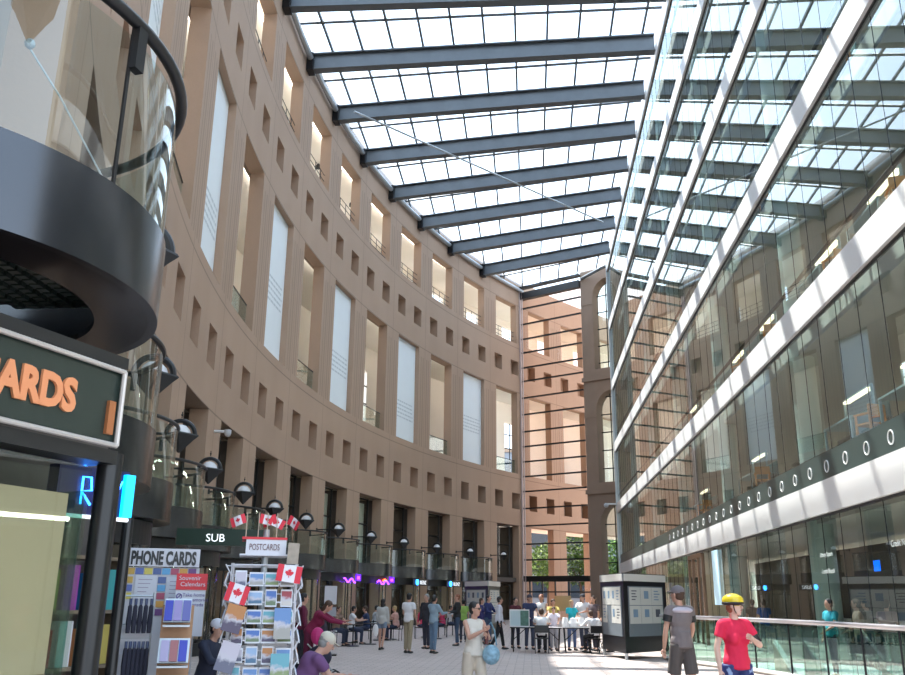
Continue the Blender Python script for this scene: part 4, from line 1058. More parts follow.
panel('magazine', 232, 5.58, 1.40, 0.11, 0.16, 20, cardmat(2), 'dark purple magazine slanted at the left of the spinner rack', 'magazine', 14)
panel('magazine', 228, 5.58, 1.18, 0.11, 0.17, 20, cardmat(5), 'golden and grey magazine low at the left of the spinner rack', 'magazine', 16)
panel('leaflet', 290, 5.7, 1.80, 0.07, 0.13, 20, mat('tan_leaflet', (0.3, 0.24, 0.18), 0.5, var=0.4, scale=30), 'tan leaflet standing on top of the spinner rack', 'leaflet', 3)
panel('magazine', 284, 5.62, 1.36, 0.10, 0.18, 20, cardmat(1), 'upright picture magazine in the middle right of the spinner rack', 'magazine')
panel('magazine', 284, 5.60, 1.12, 0.11, 0.16, 20, cardmat(6), 'teal picture magazine low at the right of the spinner rack', 'magazine')
# ================================================================ THE LIBRARY SIDE
LF = [b+0.66 for b in bands]; LF[0] = bands[0]+1.26
mb = MB(); mb.bb(FX+0.1, 20, FY0, FY1, bands[0]+0.66, bands[0]+1.26); struct(mb, 'floor_library_raised', M_CARPET)
# reading desks with lamp bars and chairs, near the glass of the upper floors
M_DESKF = mat('pale_blue_frame', (0.42, 0.55, 0.60), 0.35, 0.3); M_DESKT = mat('teal_screen', (0.10, 0.22, 0.26), 0.5); M_WOOD = mat('orange_wood', (0.62, 0.27, 0.07), 0.45, var=0.15, scale=6)
def make_desk():
    t = empty('reading_desk')
    mb = MB(); mb.bb(-0.45, 0.45, -0.9, 0.9, 0.72, 0.76); mb.build('tabletop', M_DESKF, t)
    mb = MB(); mb.bb(0.40, 0.43, -0.9, 0.9, 0.2, 1.15); mb.build('screen', M_DESKT, t)
    for x in (-0.42, 0.42):
        for y in (-0.87, 0.87): mb = MB(); mb.bb(x-0.025, x+0.025, y-0.025, y+0.025, 0, 0.72); mb.build('leg', M_DESKF, t)
    mb = MB(); mb.tube([(0.1, -0.87, 0.76), (0.1, -0.87, 1.45), (0.1, 0.87, 1.45), (0.1, 0.87, 0.76)], 0.035, 8); mb.build('lamp_frame', M_DESKF, t)
    mb = MB(); mb.bb(0.04, 0.16, -0.8, 0.8, 1.36, 1.41); mb.build('lamp_tube', mat('desk_lamp_glow', (1, 0.95, 0.8), emit=(1, 0.85, 0.6), estr=2.0), t)
    return t
def make_chair():
    t = empty('wooden_chair')
    mb = MB(); mb.bb(-0.22, 0.22, -0.22, 0.22, 0.43, 0.47); mb.build('seat', M_WOOD, t)
    for x in (-0.2, 0.2):
        for y in (-0.2, 0.2): mb = MB(); mb.bb(x-0.02, x+0.02, y-0.02, y+0.02, 0, 0.85 if x < 0 else 0.66); mb.build('leg', M_WOOD, t)
    mb = MB(); mb.bb(-0.22, -0.18, -0.2, 0.2, 0.62, 0.86); mb.build('backrest', M_WOOD, t)
    for y in (-0.22, 0.22): mb = MB(); mb.bb(-0.2, 0.22, y-0.02, y+0.02, 0.64, 0.68); mb.build('armrest', M_WOOD, t)
    return t
dk, ch = make_desk(), make_chair(); ud = False; n = 0
for f, ysl in ((0, (17.0, 20.4, 29.5, 39.0)), (1, (17.5, 21.2, 27.0, 31.0, 40.0)), (2, (19.5, 27.0, 36.5, 46))):
    for k, y in enumerate(ysl):
        t = dk if not ud else copy_tree(dk); t.location = (7.5, y, LF[f])
        tag(t, 'pale blue framed reading desk with lamp bar, %s library floor, %s from the near end' % (FLN[f+1], ORD[k]), 'desk', 'reading desks by the library glass')
        t2 = ch if not ud else copy_tree(ch); ud = True; t2.location = (7.3, y-1.35, LF[f]); t2.rotation_euler = (0, 0, PI/2 + (0.4 if k % 2 else -0.2))
        tag(t2, 'orange wooden armchair at a reading desk, %s library floor, %s from near end' % (FLN[f+1], ORD[k]), 'chair', 'wooden chairs by the library glass')
# bookshelves further in
M_BSH = mat('book_rows', (0.35, 0.30, 0.24), 0.7, var=0.6, scale=14)
def make_case():
    t = empty('bookcase'); mb = MB(); mb.bb(-0.3, 0.3, -2.0, -1.94, 0, 2.1); mb.bb(-0.3, 0.3, 1.94, 2.0, 0, 2.1)
    mb.bb(-0.3, 0.3, -2, 2, 2.06, 2.1); mb.bb(-0.3, 0.3, -2, 2, 0, 0.1); mb.build('frame', M_CEIL, t)
    for z in (0.1, 0.5, 0.9, 1.3, 1.7): mb = MB(); mb.bb(-0.26, 0.26, -1.94, 1.94, z, z+0.03); sh = mb.build('shelf', M_CEIL, t); mb = MB(); mb.bb(-0.24, 0.24, -1.9, 1.9, z+0.03, z+0.3); tag(mb.build('book_row', M_BSH, sh), kind='stuff')
    return t
bc = make_case(); ub_ = False
for f in (0, 1):
    for k, y in enumerate((22.5, 28.5, 34.0, 40.5, 47.0)):
        t = bc if not ub_ else copy_tree(bc); ub_ = True; t.location = (10.8, y, LF[f]); t.rotation_euler = (0, 0, 0.0)
        tag(t, 'white bookcase full of books, %s library floor, %s from the near end' % (FLN[f+1], ORD[k]), 'bookcase', 'bookcases in the library')
# round holes strip of the first balustrade
pl0 = None; M_HOLE = mat('white_ring', (0.75, 0.75, 0.72), 0.4)
for k in range(26):
    y = 13.0 + 1.23*k*1.0
    if pl0 is None:
        mb = MB(); mb.tube([(0, 0.13*math.cos(2*PI*j/20), 0.13*math.sin(2*PI*j/20)) for j in range(20)], 0.014, 6, closed=True); o = pl0 = mb.build('porthole_ring', M_HOLE)
    else: o = pl0.copy(); COL.objects.link(o)
    o.location = (FX-0.03, y, bands[0]+1.02); tag(o, 'round ring in the dark strip above the lowest white band, %s of the row' % (ORD[k] if k < 20 else 'twenty-'+ORD[k-20]), 'ring', 'round openings in the dark strip')
mb = MB(); mb.bb(FX-0.02, FX+0.0, FY0, FY1, bands[0]+0.72, bands[0]+1.34); struct(mb, 'trim_14', mat('dark_teal_strip', (0.05, 0.075, 0.07), 0.3, 0.1))
# entrance in the facade, poster and lettering
t = empty('library_entrance', (FX-0.02, 37.5, 0)); mb = MB()
for y in (-1.5, -0.6, 0.6, 1.5): mb.bb(-0.04, 0.08, y-0.06, y+0.06, 0, 3.4)
mb.bb(-0.04, 0.08, -1.5, 1.5, 3.3, 3.45); mb.build('door_frame', mat('bronze_frame', (0.22, 0.13, 0.08), 0.4, 0.3), t)
mb = MB(); mb.bb(0.0, 0.03, -1.5, 1.5, 0, 3.3); mb.build('door_glass', M_SHOPG, t)
tag(t, 'bronze framed glass library entrance behind the tall advertising pillar', 'door')
mb = MB(); mb.bb(-0.02, 0.02, -0.5, 0.5, 0, 1.9); o = mb.build('lit_poster', mat('pale_blue_poster', (0.55, 0.75, 0.85), 0.4, emit=(0.4, 0.6, 0.7), estr=0.4)); o.location = (FX-0.06, 33.3, 1.5); tag(o, 'tall pale blue lit poster on the library glass beside the entrance', 'poster')
M_VINYL = mat('white_vinyl', (0.7, 0.75, 0.74), 0.5)
for (tx, y, z, sz, lb) in (('Credit National Credit Centre', 17.4, 2.62, 0.17, 'row of small white letters reading National Credit Centre on the glass'), ('Library Square', 21.6, 2.62, 0.15, 'upper short row of white letters on the ground floor glass'), ('Central Branch', 21.6, 2.25, 0.15, 'lower short row of white letters on the ground floor glass')):
    o = text_mesh('glass_lettering', tx, sz, M_VINYL, (FX-0.006, y, z), (PI/2, 0, -PI/2), None, 0.001); tag(o, lb, 'lettering')
# service counter, white panels, screens inside the ground floor
t = empty('service_counter', (10.5, 26, 0)); mb = MB(); mb.bb(-0.4, 0.4, -5.5, 5.5, 0, 1.05); mb.build('body', M_SHOPWALL, t); mb = MB(); mb.bb(-0.5, 0.5, -5.6, 5.6, 1.05, 1.12); mb.build('worktop', M_WHITE, t)
tag(t, 'long white topped service counter inside the ground floor of the library', 'counter')
for k, (y, z) in enumerate(((16.15, 1.75), (16.1, 1.15))):
    mb = MB(); mb.bb(-0.01, 0.01, -0.22, 0.22, 0, 0.5); o = mb.build('white_notice', M_WHITE); o.location = (FX-0.03, y, z); tag(o, 'blank white notice on the glass at the right edge, %s of the two' % ('upper', 'lower')[k], 'notice', 'white notices at the right edge')
for k, (y, z) in enumerate(((20.5, 2.5), (27.0, 2.5), (31.0, 2.4))):
    mb = MB(); mb.bb(-0.02, 0.02, -0.2, 0.2, 0, 0.3); o = mb.build('screen', mat('blue_screen', (0, 0.1, 0.7), emit=(0.0, 0.12, 0.9), estr=2.0)); o.location = (10.0, y, z); tag(o, 'small glowing blue screen over the service counter, %s from the near end' % ORD[k], 'screen', 'blue screens in the library')
mb = MB(); mb.bb(10.9, 11.0, 18, 45, 0, 3.4); struct(mb, 'wall_library_ground', mat('brown_panel_wall', (0.13, 0.095, 0.07), 0.7, var=0.3, scale=0.7))

# ---------------------------------------------------------------- balustrade round the light well
rp = []                                               # smooth curve through rail_pts
for i in range(len(rail_pts)-1):
    P0, P1 = Vector(rail_pts[max(0, i-1)]), Vector(rail_pts[i]); P2, P3 = Vector(rail_pts[i+1]), Vector(rail_pts[min(len(rail_pts)-1, i+2)])
    for q in range(6):
        u = q/6; rp.append(0.5*((2*P1) + (P2-P0)*u + (2*P0-5*P1+4*P2-P3)*u*u + (3*P1-P0-3*P2+P3)*u**3))
rp.append(Vector(rail_pts[-1])); rp = [p - Vector((0.12, 0)) for p in rp]
t = empty('balustrade', (rp[-1].x, rp[-1].y, 0)); off = Matrix.Translation((-rp[-1].x, -rp[-1].y, 0))
mb = MB(); mb.tube([(p.x, p.y, 1.2) for p in rp], 0.05, 10); o = mb.build('handrail', mat('brushed_steel_rail', (0.62, 0.58, 0.60), 0.3, 0.7), t, smooth=True); o.matrix_parent_inverse = off
mb = MB(); mb.tube([(p.x, p.y, 0.06) for p in rp], 0.06, 4); o = mb.build('kerb', mat('pale_kerb', (0.55, 0.56, 0.54), 0.6), t); o.matrix_parent_inverse = off
for k in range(0, len(rp)-3, 3):
    mb = MB()
    for j in range(3):
        a, b = rp[k+j], rp[k+j+1]
        mb.slab((a.x, a.y, 0.12), (b.x, b.y, 0.12), (b.x, b.y, 1.12), (a.x, a.y, 1.12), 0.012)
    o = mb.build('glass_panel', glass('green_rail_glass', (0.70, 0.88, 0.80), 1.5, 0.08), t); o.matrix_parent_inverse = off
    mb = MB(); mb.cyl((rp[k].x, rp[k].y, 0.05), 0.02, 1.15, 8); o = mb.build('post', M_DARK, t); o.matrix_parent_inverse = off
tag(t, 'curving glass balustrade with steel handrail in front of the library', 'railing')
# stair going down in the well with stone parapet and steel rail
t = empty('stair', (5.6, 20.0, -4.0)); off = Matrix.Translation((-5.6, -20, 4))
def sp(name, mb, m): o = mb.build(name, m, t); o.matrix_parent_inverse = off; return o
mb = MB()
for k in range(20): mb.bb(4.9, 6.3, 24.6-0.42*k-0.42, 24.6-0.42*k, -4.0, -0.2*k-0.2)
sp('steps', mb, mat('stair_stone', (0.42, 0.36, 0.33), 0.7))
mb = MB(); mb.prism([(6.3, 16.2), (6.45, 16.2), (6.45, 24.8), (6.3, 24.8)], -4.0, -3.9)
mb.add([(6.3, 16.2, -4), (6.45, 16.2, -4), (6.45, 24.8, -4), (6.3, 24.8, -4), (6.3, 16.2, -3.2), (6.45, 16.2, -3.2), (6.45, 24.8, 0.55), (6.3, 24.8, 0.55)], [(0,3,2,1),(4,5,6,7),(0,1,5,4),(1,2,6,5),(2,3,7,6),(3,0,4,7)])
sp('stone_parapet', mb, mat('brown_stone', (0.34, 0.26, 0.21), 0.75, var=0.3, scale=3))
mb = MB(); mb.tube([(6.38, 16.2, -3.15), (6.38, 24.8, 0.6)], 0.07, 6); sp('coping', mb, mat('pale_kerb', (0.55, 0.56, 0.54), 0.6))
mb = MB(); mb.tube([(5.0, 16.4, -2.9), (5.0, 24.6, 0.95)], 0.035, 8); sp('handrail', mb, mat('brushed_steel_rail', (0.62, 0.58, 0.60), 0.3, 0.7))
tag(t, 'stair with brown stone parapet going down behind the glass balustrade', 'stair')

# ================================================================ POSTER PILLARS, TABLES
M_PB = mat('pillar_black', (0.012, 0.012, 0.014), 0.35)
M_PAPER = mat('poster_paper', (0.60, 0.60, 0.57), 0.7); M_GREYB = mat('grey_blue_panel', (0.16, 0.19, 0.22), 0.5)
def pillar(pts, label, seed, group):
    base = Vector((sum(p[0] for p in pts)/3, sum(p[1] for p in pts)/3, 0)); t = empty('advertising_pillar', base)
    L = [Vector((p[0], p[1], 0)) - base for p in pts]
    mb = MB(); mb.prism([(p.x, p.y) for p in L], 0.18, 2.38); mb.build('body', M_PB, t)
    random.seed(seed)
    for i in range(3):
        mb = MB(); p = L[i]*0.94; mb.cyl((p.x, p.y, 0), 0.05, 0.18, 10); mb.build('leg', M_STEEL_L, t)
    for i in range(3):
        A, B = L[i], L[(i+1) % 3]; d = (B-A).normalized(); nrm = Vector((d.y, -d.x, 0)); W_ = (B-A).length
        if nrm.dot(A) < 0: nrm = -nrm
        def face(x0, x1, z0, z1, o0, o1, mb): 
            a, b = A+d*x0, A+d*x1; pts_ = [(a+nrm*o0), (b+nrm*o0), (b+nrm*o1), (a+nrm*o1)]; mb.prism([(q.x, q.y) for q in pts_], z0, z1); return mb
        face(0.03, W_-0.03, 2.16, 2.36, 0, 0.03, MB()).build('header', mat('pillar_header', (0.72, 0.70, 0.66), 0.5), t)
        pn = face(0.22, W_-0.22, 0.62, 2.02, 0, 0.02, MB()).build('display_case', M_GREYB, t)
        nc, ml = (4, 2) if i == 0 else (3, 2)
        w = (W_-0.5)/nc
        for r_ in range(ml):
            for c_ in range(nc):
                x0 = 0.25 + c_*w; z1 = 1.99 - r_*0.52
                if i == 0 and r_ == 1 and c_ == 1: continue
                mb = MB(); mb.cur = 0; face(x0+0.01, x0+w-0.01, z1-0.5, z1, 0.02, 0.026, mb); mb.cur = 1
                q = random.random()
                if q < 0.5: face(x0+w*0.3, x0+w*0.7, z1-0.32, z1-0.1, 0.026, 0.03, mb)
                else:
                    for l_ in range(4): face(x0+w*0.2, x0+w*random.uniform(0.5, 0.8), z1-0.12-l_*0.08, z1-0.09-l_*0.08, 0.026, 0.03, mb)
                mb.build('paper', [M_PAPER, mat('print_%d' % random.randrange(3), [(0.3,0.12,0.06),(0.08,0.09,0.12),(0.2,0.3,0.42)][random.randrange(3)], 0.6)], pn)
    tag(t, label, 'advertising pillar', group)
pillar([(2.18, 28.75), (2.66, 26.5), (4.12, 28.25)], 'large black triangular notice pillar next to the man in grey shirt', 4, 'notice pillars')
P1, P2, P3 = at(465, 41.0), at(488, 38.5), at(500, 40.6)
pillar([P1[:2], P2[:2], P3[:2]], 'smaller looking black notice pillar far back by the curved wall', 9, 'notice pillars')
def folding_table(x, y, w, label, rz=0.0):
    t = empty('folding_table', (x, y, 0), rz)
    mb = MB(); mb.bb(-w/2, w/2, -0.38, 0.38, 0.73, 0.765); mb.build('tabletop', mat('table_grey', (0.42, 0.40, 0.40), 0.5), t)
    for sx in (-1, 1):
        for sy in (-1, 1): mb = MB(); mb.tube([(sx*(w/2-0.06), sy*0.33, 0.73), (sx*(w/2-0.1), sy*0.33, 0)], 0.018, 6); mb.build('leg', M_BLACK, t)
        mb = MB(); mb.tube([(sx*(w/2-0.08), 0, 0.35), (sx*(w/2-0.5), 0, 0.72)], 0.014, 6); mb.build('brace', M_BLACK, t)
    mb = MB(); mb.tube([(-w/2, -0.38, 0.745), (w/2, -0.38, 0.745)], 0.022, 6); mb.build('front_edge', M_BLACK, t)
    tag(t, label, 'table', 'folding tables')
folding_table(0.14, 29.9, 1.65, 'grey folding table with black edge, left one with the display case')
folding_table(1.62, 30.1, 1.25, 'grey folding table covered with white things, right one')
t = empty('display_case', (-0.40, 29.9, 0.768)); mb = MB(); mb.bb(-0.30, 0.34, -0.22, 0.22, 0, 0.03); mb.bb(-0.30, 0.34, -0.22, 0.22, 0.5, 0.53)
for x in (-0.29, 0.33): mb.bb(x-0.012, x+0.012, -0.22, -0.2, 0, 0.5)
mb.build('frame', M_WHITE, t); mb = MB(); mb.bb(-0.28, 0.05, -0.21, -0.19, 0.03, 0.5); mb.build('left_panel', mat('pale_blue_print', (0.45, 0.58, 0.62), 0.4), t)
mb = MB(); mb.bb(0.05, 0.32, -0.21, -0.19, 0.03, 0.5); mb.build('right_panel', mat('dark_green_print', (0.06, 0.16, 0.12), 0.4, var=0.6, scale=12), t)
tag(t, 'small tabletop display case with pale blue and dark green panels', 'display case')
random.seed(21)
for k in range(5):
    mb = MB(); n_ = 10; w = random.uniform(0.2, 0.34)
    mb.lathe([(0, 0), (w*0.5, 0), (w*0.55, 0.12), (w*0.35, random.uniform(0.2, 0.34)), (0, 0.3)], n=9)
    o = mb.build('white_bundle', mat('white_cloth_goods', (0.8, 0.8, 0.8), 0.8)); o.location = (1.1+0.26*k, 30.1+0.1*(k % 2), 0.767); tag(o, 'white bundle on the right folding table, %s from the left' % ORD[k], 'bundle', 'white bundles on the table')
o = MB().bb(-0.28, 0.28, -0.02, 0.02, 0, 0.5).build('cardboard_sheet', mat('cardboard', (0.42, 0.27, 0.13), 0.8)); o.location = (1.1, 31.6, 1.25); 
tag(o, 'tan cardboard sheet held up between the standing groups at the tables', 'cardboard')
def folding_chair(x, y, rz, label):
    t = empty('folding_chair', (x, y, 0), rz)
    mb = MB(); mb.bb(-0.2, 0.2, -0.2, 0.2, 0.43, 0.46); mb.build('seat', M_BLACK, t); mb = MB(); mb.bb(-0.22, -0.2, -0.2, 0.2, 0.62, 0.84); mb.build('backrest', M_BLACK, t)
    for y_ in (-0.21, 0.21):
        mb = MB(); mb.tube([(-0.22, y_, 0.85), (-0.18, y_, 0.45), (0.22, y_, 0)], 0.012, 6); mb.build('leg', M_BLACK, t); mb = MB(); mb.tube([(0.15, y_, 0.45), (-0.22, y_, 0)], 0.012, 6); mb.build('leg', M_BLACK, t)
    tag(t, label, 'chair', 'folding chairs')
folding_chair(0.32, 29.2, PI/2, 'black folding chair under the seated man in white at the left table')
folding_chair(2.0, 29.35, PI/2+0.3, 'black folding chair under the seated person at the right table')

# ================================================================ PEOPLE
D = math.radians
def P_(px, d): return at(px, d)
# woman in white
M_NAVYPAT = mat('navy_patterned', (0.02, 0.04, 0.16), 0.6)
n_, l_, b_ = nodes(M_NAVYPAT); tc = n_.new('ShaderNodeTexCoord'); nz = n_.new('ShaderNodeTexNoise'); nz.inputs['Scale'].default_value = 9; rp_ = n_.new('ShaderNodeValToRGB')
rp_.color_ramp.elements[0].position = 0.57; rp_.color_ramp.elements[0].color = (0.015, 0.03, 0.14, 1); rp_.color_ramp.elements[1].position = 0.62; rp_.color_ramp.elements[1].color = (0.3, 0.4, 0.62, 1)
l_.new(tc.outputs['Object'], nz.inputs['Vector']); l_.new(nz.outputs['Fac'], rp_.inputs[0]); l_.new(rp_.outputs[0], b_.inputs['Base Color'])
t, arm, s_, S_, H_ = person('woman in cream sleeveless top and beige knee shorts wearing sunglasses', P_(474, 13.6), D(-55), 1.58, 'walk', (0.75, 0.70, 0.62), (0.62, 0.54, 0.44), 'none', 'knee', 'black', 0, 0,
    larm=(28, 8, 78, 40), rarm=(34, 4, 88, 34), headyaw=32, near_=True, female=True, walk=12, sunglasses=True, shoes=(0.3, 0.2, 0.15))
w = world_pt(t, S_(arm[1][2])); o = MB().cyl((0, 0, -0.12), 0.028, 0.2, 12).build('bottle', mat('dark_bottle', (0.12, 0.03, 0.03), 0.3)); o.location = w; tag(o, 'small dark red bottle held by the woman in cream', 'bottle')
bg = empty('handbag', P_(491, 13.5)[:2]+(0.66,)); mb = MB(); mb.ball((0, 0, 0.17), (0.13, 0.08, 0.14), 16, 10); mb.build('bag_body', mat('blue_white_print', (0.25, 0.42, 0.55), 0.6, var=0.9, scale=16), bg, smooth=True)
mb = MB(); mb.tube([(-0.08, 0, 0.3), (-0.06, 0, 0.55), (0.0, 0, 0.62), (0.05, 0, 0.5), (0.08, 0, 0.3)], 0.012, 6); mb.build('strap', mat('blue_strap', (0.15, 0.3, 0.4), 0.6), bg)
tag(bg, 'blue and white patterned handbag hanging from the arm of the woman in cream', 'bag')
# cyclist
t, arm, s_, S_, H_ = person('woman in bright red tee with yellow cycling helmet and navy shorts', P_(732, 11.2), D(-68), 1.68, 'walk', (0.72, 0.02, 0.07), (0.02, 0.03, 0.12), 'short', 'knee', 'red', 0, 2,
    larm=(22, 22, 95, 50), rarm=(-6, 16, 14, 0), headyaw=36, near_=True, female=True, walk=10, botmat=M_NAVYPAT)
mb = MB(); Hq = H_
mb.ball(Hq(-0.01, 0, 0.062), (0.128, 0.098, 0.085), 18, 12, Matrix.Rotation(D(36), 3, 'Z')); hm = mb.build('helmet', mat('yellow_helmet', (0.80, 0.58, 0.03), 0.3), t, smooth=True)
mb = MB(); mb.ball(Hq(-0.01, 0, 0.035), (0.134, 0.103, 0.04), 18, 8, Matrix.Rotation(D(36), 3, 'Z')); mb.build('helmet_rim', M_BLACK, hm, smooth=True)
mb = MB()
for sd in (-1, 1): mb.tube([Hq(0.02, sd*0.08, 0.03), Hq(0.03, sd*0.07, -0.05), Hq(0.045, 0.0, -0.115)], 0.006, 6)
mb.build('chin_strap', M_BLACK, hm)
mb = MB(); sh, el, wr = [Vector(S_(q)) for q in arm[1]]; mb.tube([sh*0.45+el*0.55, sh*0.1+el*0.9], [0.053, 0.05], 12); mb.build('arm_band', M_BLACK, t)
w = world_pt(t, S_(arm[-1][2])); bg = empty('tote_bag', (w.x-0.02, w.y-0.06, w.z-0.50)); mb = MB(); mb.bb(-0.16, 0.16, -0.07, 0.07, 0, 0.3); mb.build('bag_body', mat('slate_blue_bag', (0.10, 0.17, 0.30), 0.6), bg, bevel=0.03)
mb = MB(); mb.tube([(-0.08, 0, 0.3), (-0.03, 0, 0.40), (0.03, 0, 0.40), (0.08, 0, 0.3)], 0.012, 6); mb.build('handle', M_BLACK, bg)
tag(bg, 'slate blue bag carried low by the woman with the yellow helmet', 'bag')
# man in grey
t, arm, s_, S_, H_ = person('man in grey and black shirt and dark shorts seen from behind', P_(679, 14.2), D(118), 1.84, 'walk', (0.20, 0.17, 0.17), (0.10, 0.085, 0.08), 'short', 'shorts', 'brown', 0, 0,
    larm=(4, 12, 10, 0), rarm=(10, 12, 22, 0), headyaw=20, near_=True, walk=12, cap=(0.18, 0.16, 0.17))
mb = MB()
for sd in (1, -1):
    sh, el, wr = [Vector(S_(q)) for q in arm[sd]]; mb.tube([sh*0.72+el*0.28, sh*0.40+el*0.60], [0.072, 0.070], 12)
mb.build('black_sleeves', M_BLACK, t)
mb = MB(); mb.ball(S_(Vector((-0.03, 0, 1.40))), (0.115, 0.20, 0.055), 16, 8); mb.build('pale_yoke', cloth(0.55, 0.5, 0.56), t, smooth=True)
# standing people further back
person('man in white short sleeved shirt and khaki trousers standing with back turned', P_(409, 28.3), D(60), 1.77, 'stand', (0.78, 0.78, 0.80), (0.36, 0.30, 0.20), 'short', 'long', 'black', larm=(10, 12, 40, 20), rarm=(0, 14, 30, 10))
person('stout man in grey blue denim shirt and jeans with back turned', P_(434, 28.3), D(50), 1.72, 'stand', (0.28, 0.38, 0.46), (0.14, 0.22, 0.32), 'long', 'long', 'black', larm=(25, 8, 60, 20), rarm=(35, 8, 60, 10))
person('girl in pale grey jacket and denim shorts walking away', P_(383, 29.8), D(80), 1.60, 'walk', (0.50, 0.50, 0.48), (0.20, 0.27, 0.36), 'long', 'hot', 'black', 0.2, larm=(4, 8, 10, 0), rarm=(4, 10, 10, 0), female=True, walk=10)
q = P_(376.5, 29.6); o = MB().ball((0, 0, 0.16), (0.10, 0.07, 0.2), 12, 10).build('plastic_bag', mat('white_plastic', (0.8, 0.8, 0.8), 0.4)); o.location = (q[0], q[1], 0.45); tag(o, 'white plastic bag in the hand of the girl in denim shorts', 'bag')
person('balding man in black jacket and jeans standing side on', P_(457, 33), D(200), 1.78, 'stand', (0.025, 0.028, 0.03), (0.05, 0.08, 0.14), 'long', 'long', 'red', larm=(20, 6, 60, 10), rarm=(20, 6, 60, 10), lean=-3)
person('man in dark shirt half hidden behind the man in denim', P_(427, 30.8), D(240), 1.76, 'stand', (0.03, 0.03, 0.04), (0.04, 0.04, 0.06), 'long', 'long', 'grey')
person('slim man in white shirt and black trousers walking right', P_(499, 31), D(10), 1.72, 'walk', (0.70, 0.72, 0.80), (0.012, 0.012, 0.015), 'long', 'long', 'black', larm=(10, 6, 20, 0), rarm=(-8, 6, 14, 0), walk=14)
person('man in navy sweater with white shirt tail near the far pillar', P_(488, 34), D(-30), 1.76, 'stand', (0.02, 0.03, 0.12), (0.05, 0.09, 0.16), 'long', 'long', 'black', larm=(30, 6, 60, 10), rarm=(20, 6, 60, 10))
person('woman in dark blue top with brown hair beside the navy sweater man', P_(481, 35), D(-10), 1.66, 'stand', (0.03, 0.03, 0.14), (0.03, 0.05, 0.10), 'long', 'long', 'brown', 0.1, female=True)
person('person in lime green vest behind the man in black jacket', P_(463.5, 35.5), D(90), 1.60, 'stand', (0.28, 0.45, 0.10), (0.05, 0.05, 0.07), 'short', 'long', 'black')
# group at the folding tables
person('seated man in white T-shirt with back turned at left folding table', (0.32, 29.2, 0), D(88), 1.74, 'sit', (0.80, 0.82, 0.84), (0.03, 0.03, 0.04), 'short', 'long', 'brown', larm=(55, 14, 40, 25), rarm=(55, 14, 40, 25), lean=10, seat=0.46)
person('seated person in white shirt and black trousers at right folding table', (2.0, 29.35, 0), D(125), 1.66, 'sit', (0.80, 0.80, 0.82), (0.015, 0.015, 0.02), 'long', 'long', 'brown', larm=(50, 10, 40, 20), rarm=(50, 10, 40, 20), lean=14, seat=0.46)
person('man in navy T-shirt and cap standing behind the left folding table', (-0.06, 31.2, 0), D(-70), 1.78, 'stand', (0.03, 0.04, 0.10), (0.05, 0.06, 0.1), 'short', 'long', 'black', cap=(0.03, 0.03, 0.05), larm=(35, 8, 40, 10), rarm=(30, 8, 30, 10))
person('man in pale grey vest standing second behind the left folding table', (0.36, 31.8, 0), D(-110), 1.80, 'stand', (0.62, 0.62, 0.66), (0.05, 0.05, 0.08), 'none', 'long', 'red', larm=(25, 10, 30, 10), rarm=(40, 10, 30, 10))
person('person in dark red top at the left end behind the tables', (-0.55, 31.75, 0), D(-60), 1.68, 'stand', (0.10, 0.02, 0.03), (0.03, 0.03, 0.05), 'short', 'long', 'black', female=True)
person('woman in yellow top leaning over the folding tables', (0.72, 31.35, 0), D(-80), 1.66, 'stand', (0.60, 0.45, 0.12), (0.04, 0.05, 0.1), 'short', 'long', 'brown', 0.05, lean=12, larm=(45, 8, 30, 10), rarm=(50, 8, 30, 10), female=True)
person('small person in white bending over between the two tables', (0.74, 30.6, 0), D(-90), 1.42, 'stand', (0.72, 0.68, 0.78), (0.5, 0.5, 0.55), 'short', 'long', 'brown', lean=16, larm=(40, 6, 30, 10), rarm=(40, 6, 30, 10))
person('person in turquoise shirt with blond hair behind the right table', (1.35, 31.0, 0), D(-60), 1.62, 'stand', (0.02, 0.42, 0.50), (0.1, 0.15, 0.3), 'short', 'long', 'blond', 0.08, female=True, larm=(35, 8, 40, 10))
person('tall man in white shirt and dark cap at the right table', (1.78, 31.55, 0), D(-120), 1.82, 'stand', (0.80, 0.78, 0.80), (0.05, 0.06, 0.1), 'short', 'long', 'black', cap=(0.04, 0.04, 0.05), larm=(40, 8, 40, 20), rarm=(30, 8, 30, 10))
person('person with fluffy brown hair in dark top behind right table', (2.12, 31.0, 0), D(-140), 1.76, 'stand', (0.12, 0.09, 0.10), (0.04, 0.04, 0.06), 'short', 'long', 'brown', 0.1)
person('person in yellow T-shirt at the right end of the tables', (2.55, 30.4, 0), D(160), 1.60, 'stand', (0.65, 0.50, 0.10), (0.03, 0.04, 0.08), 'short', 'long', 'black', larm=(30, 8, 30, 10), rarm=(30, 8, 30, 10))
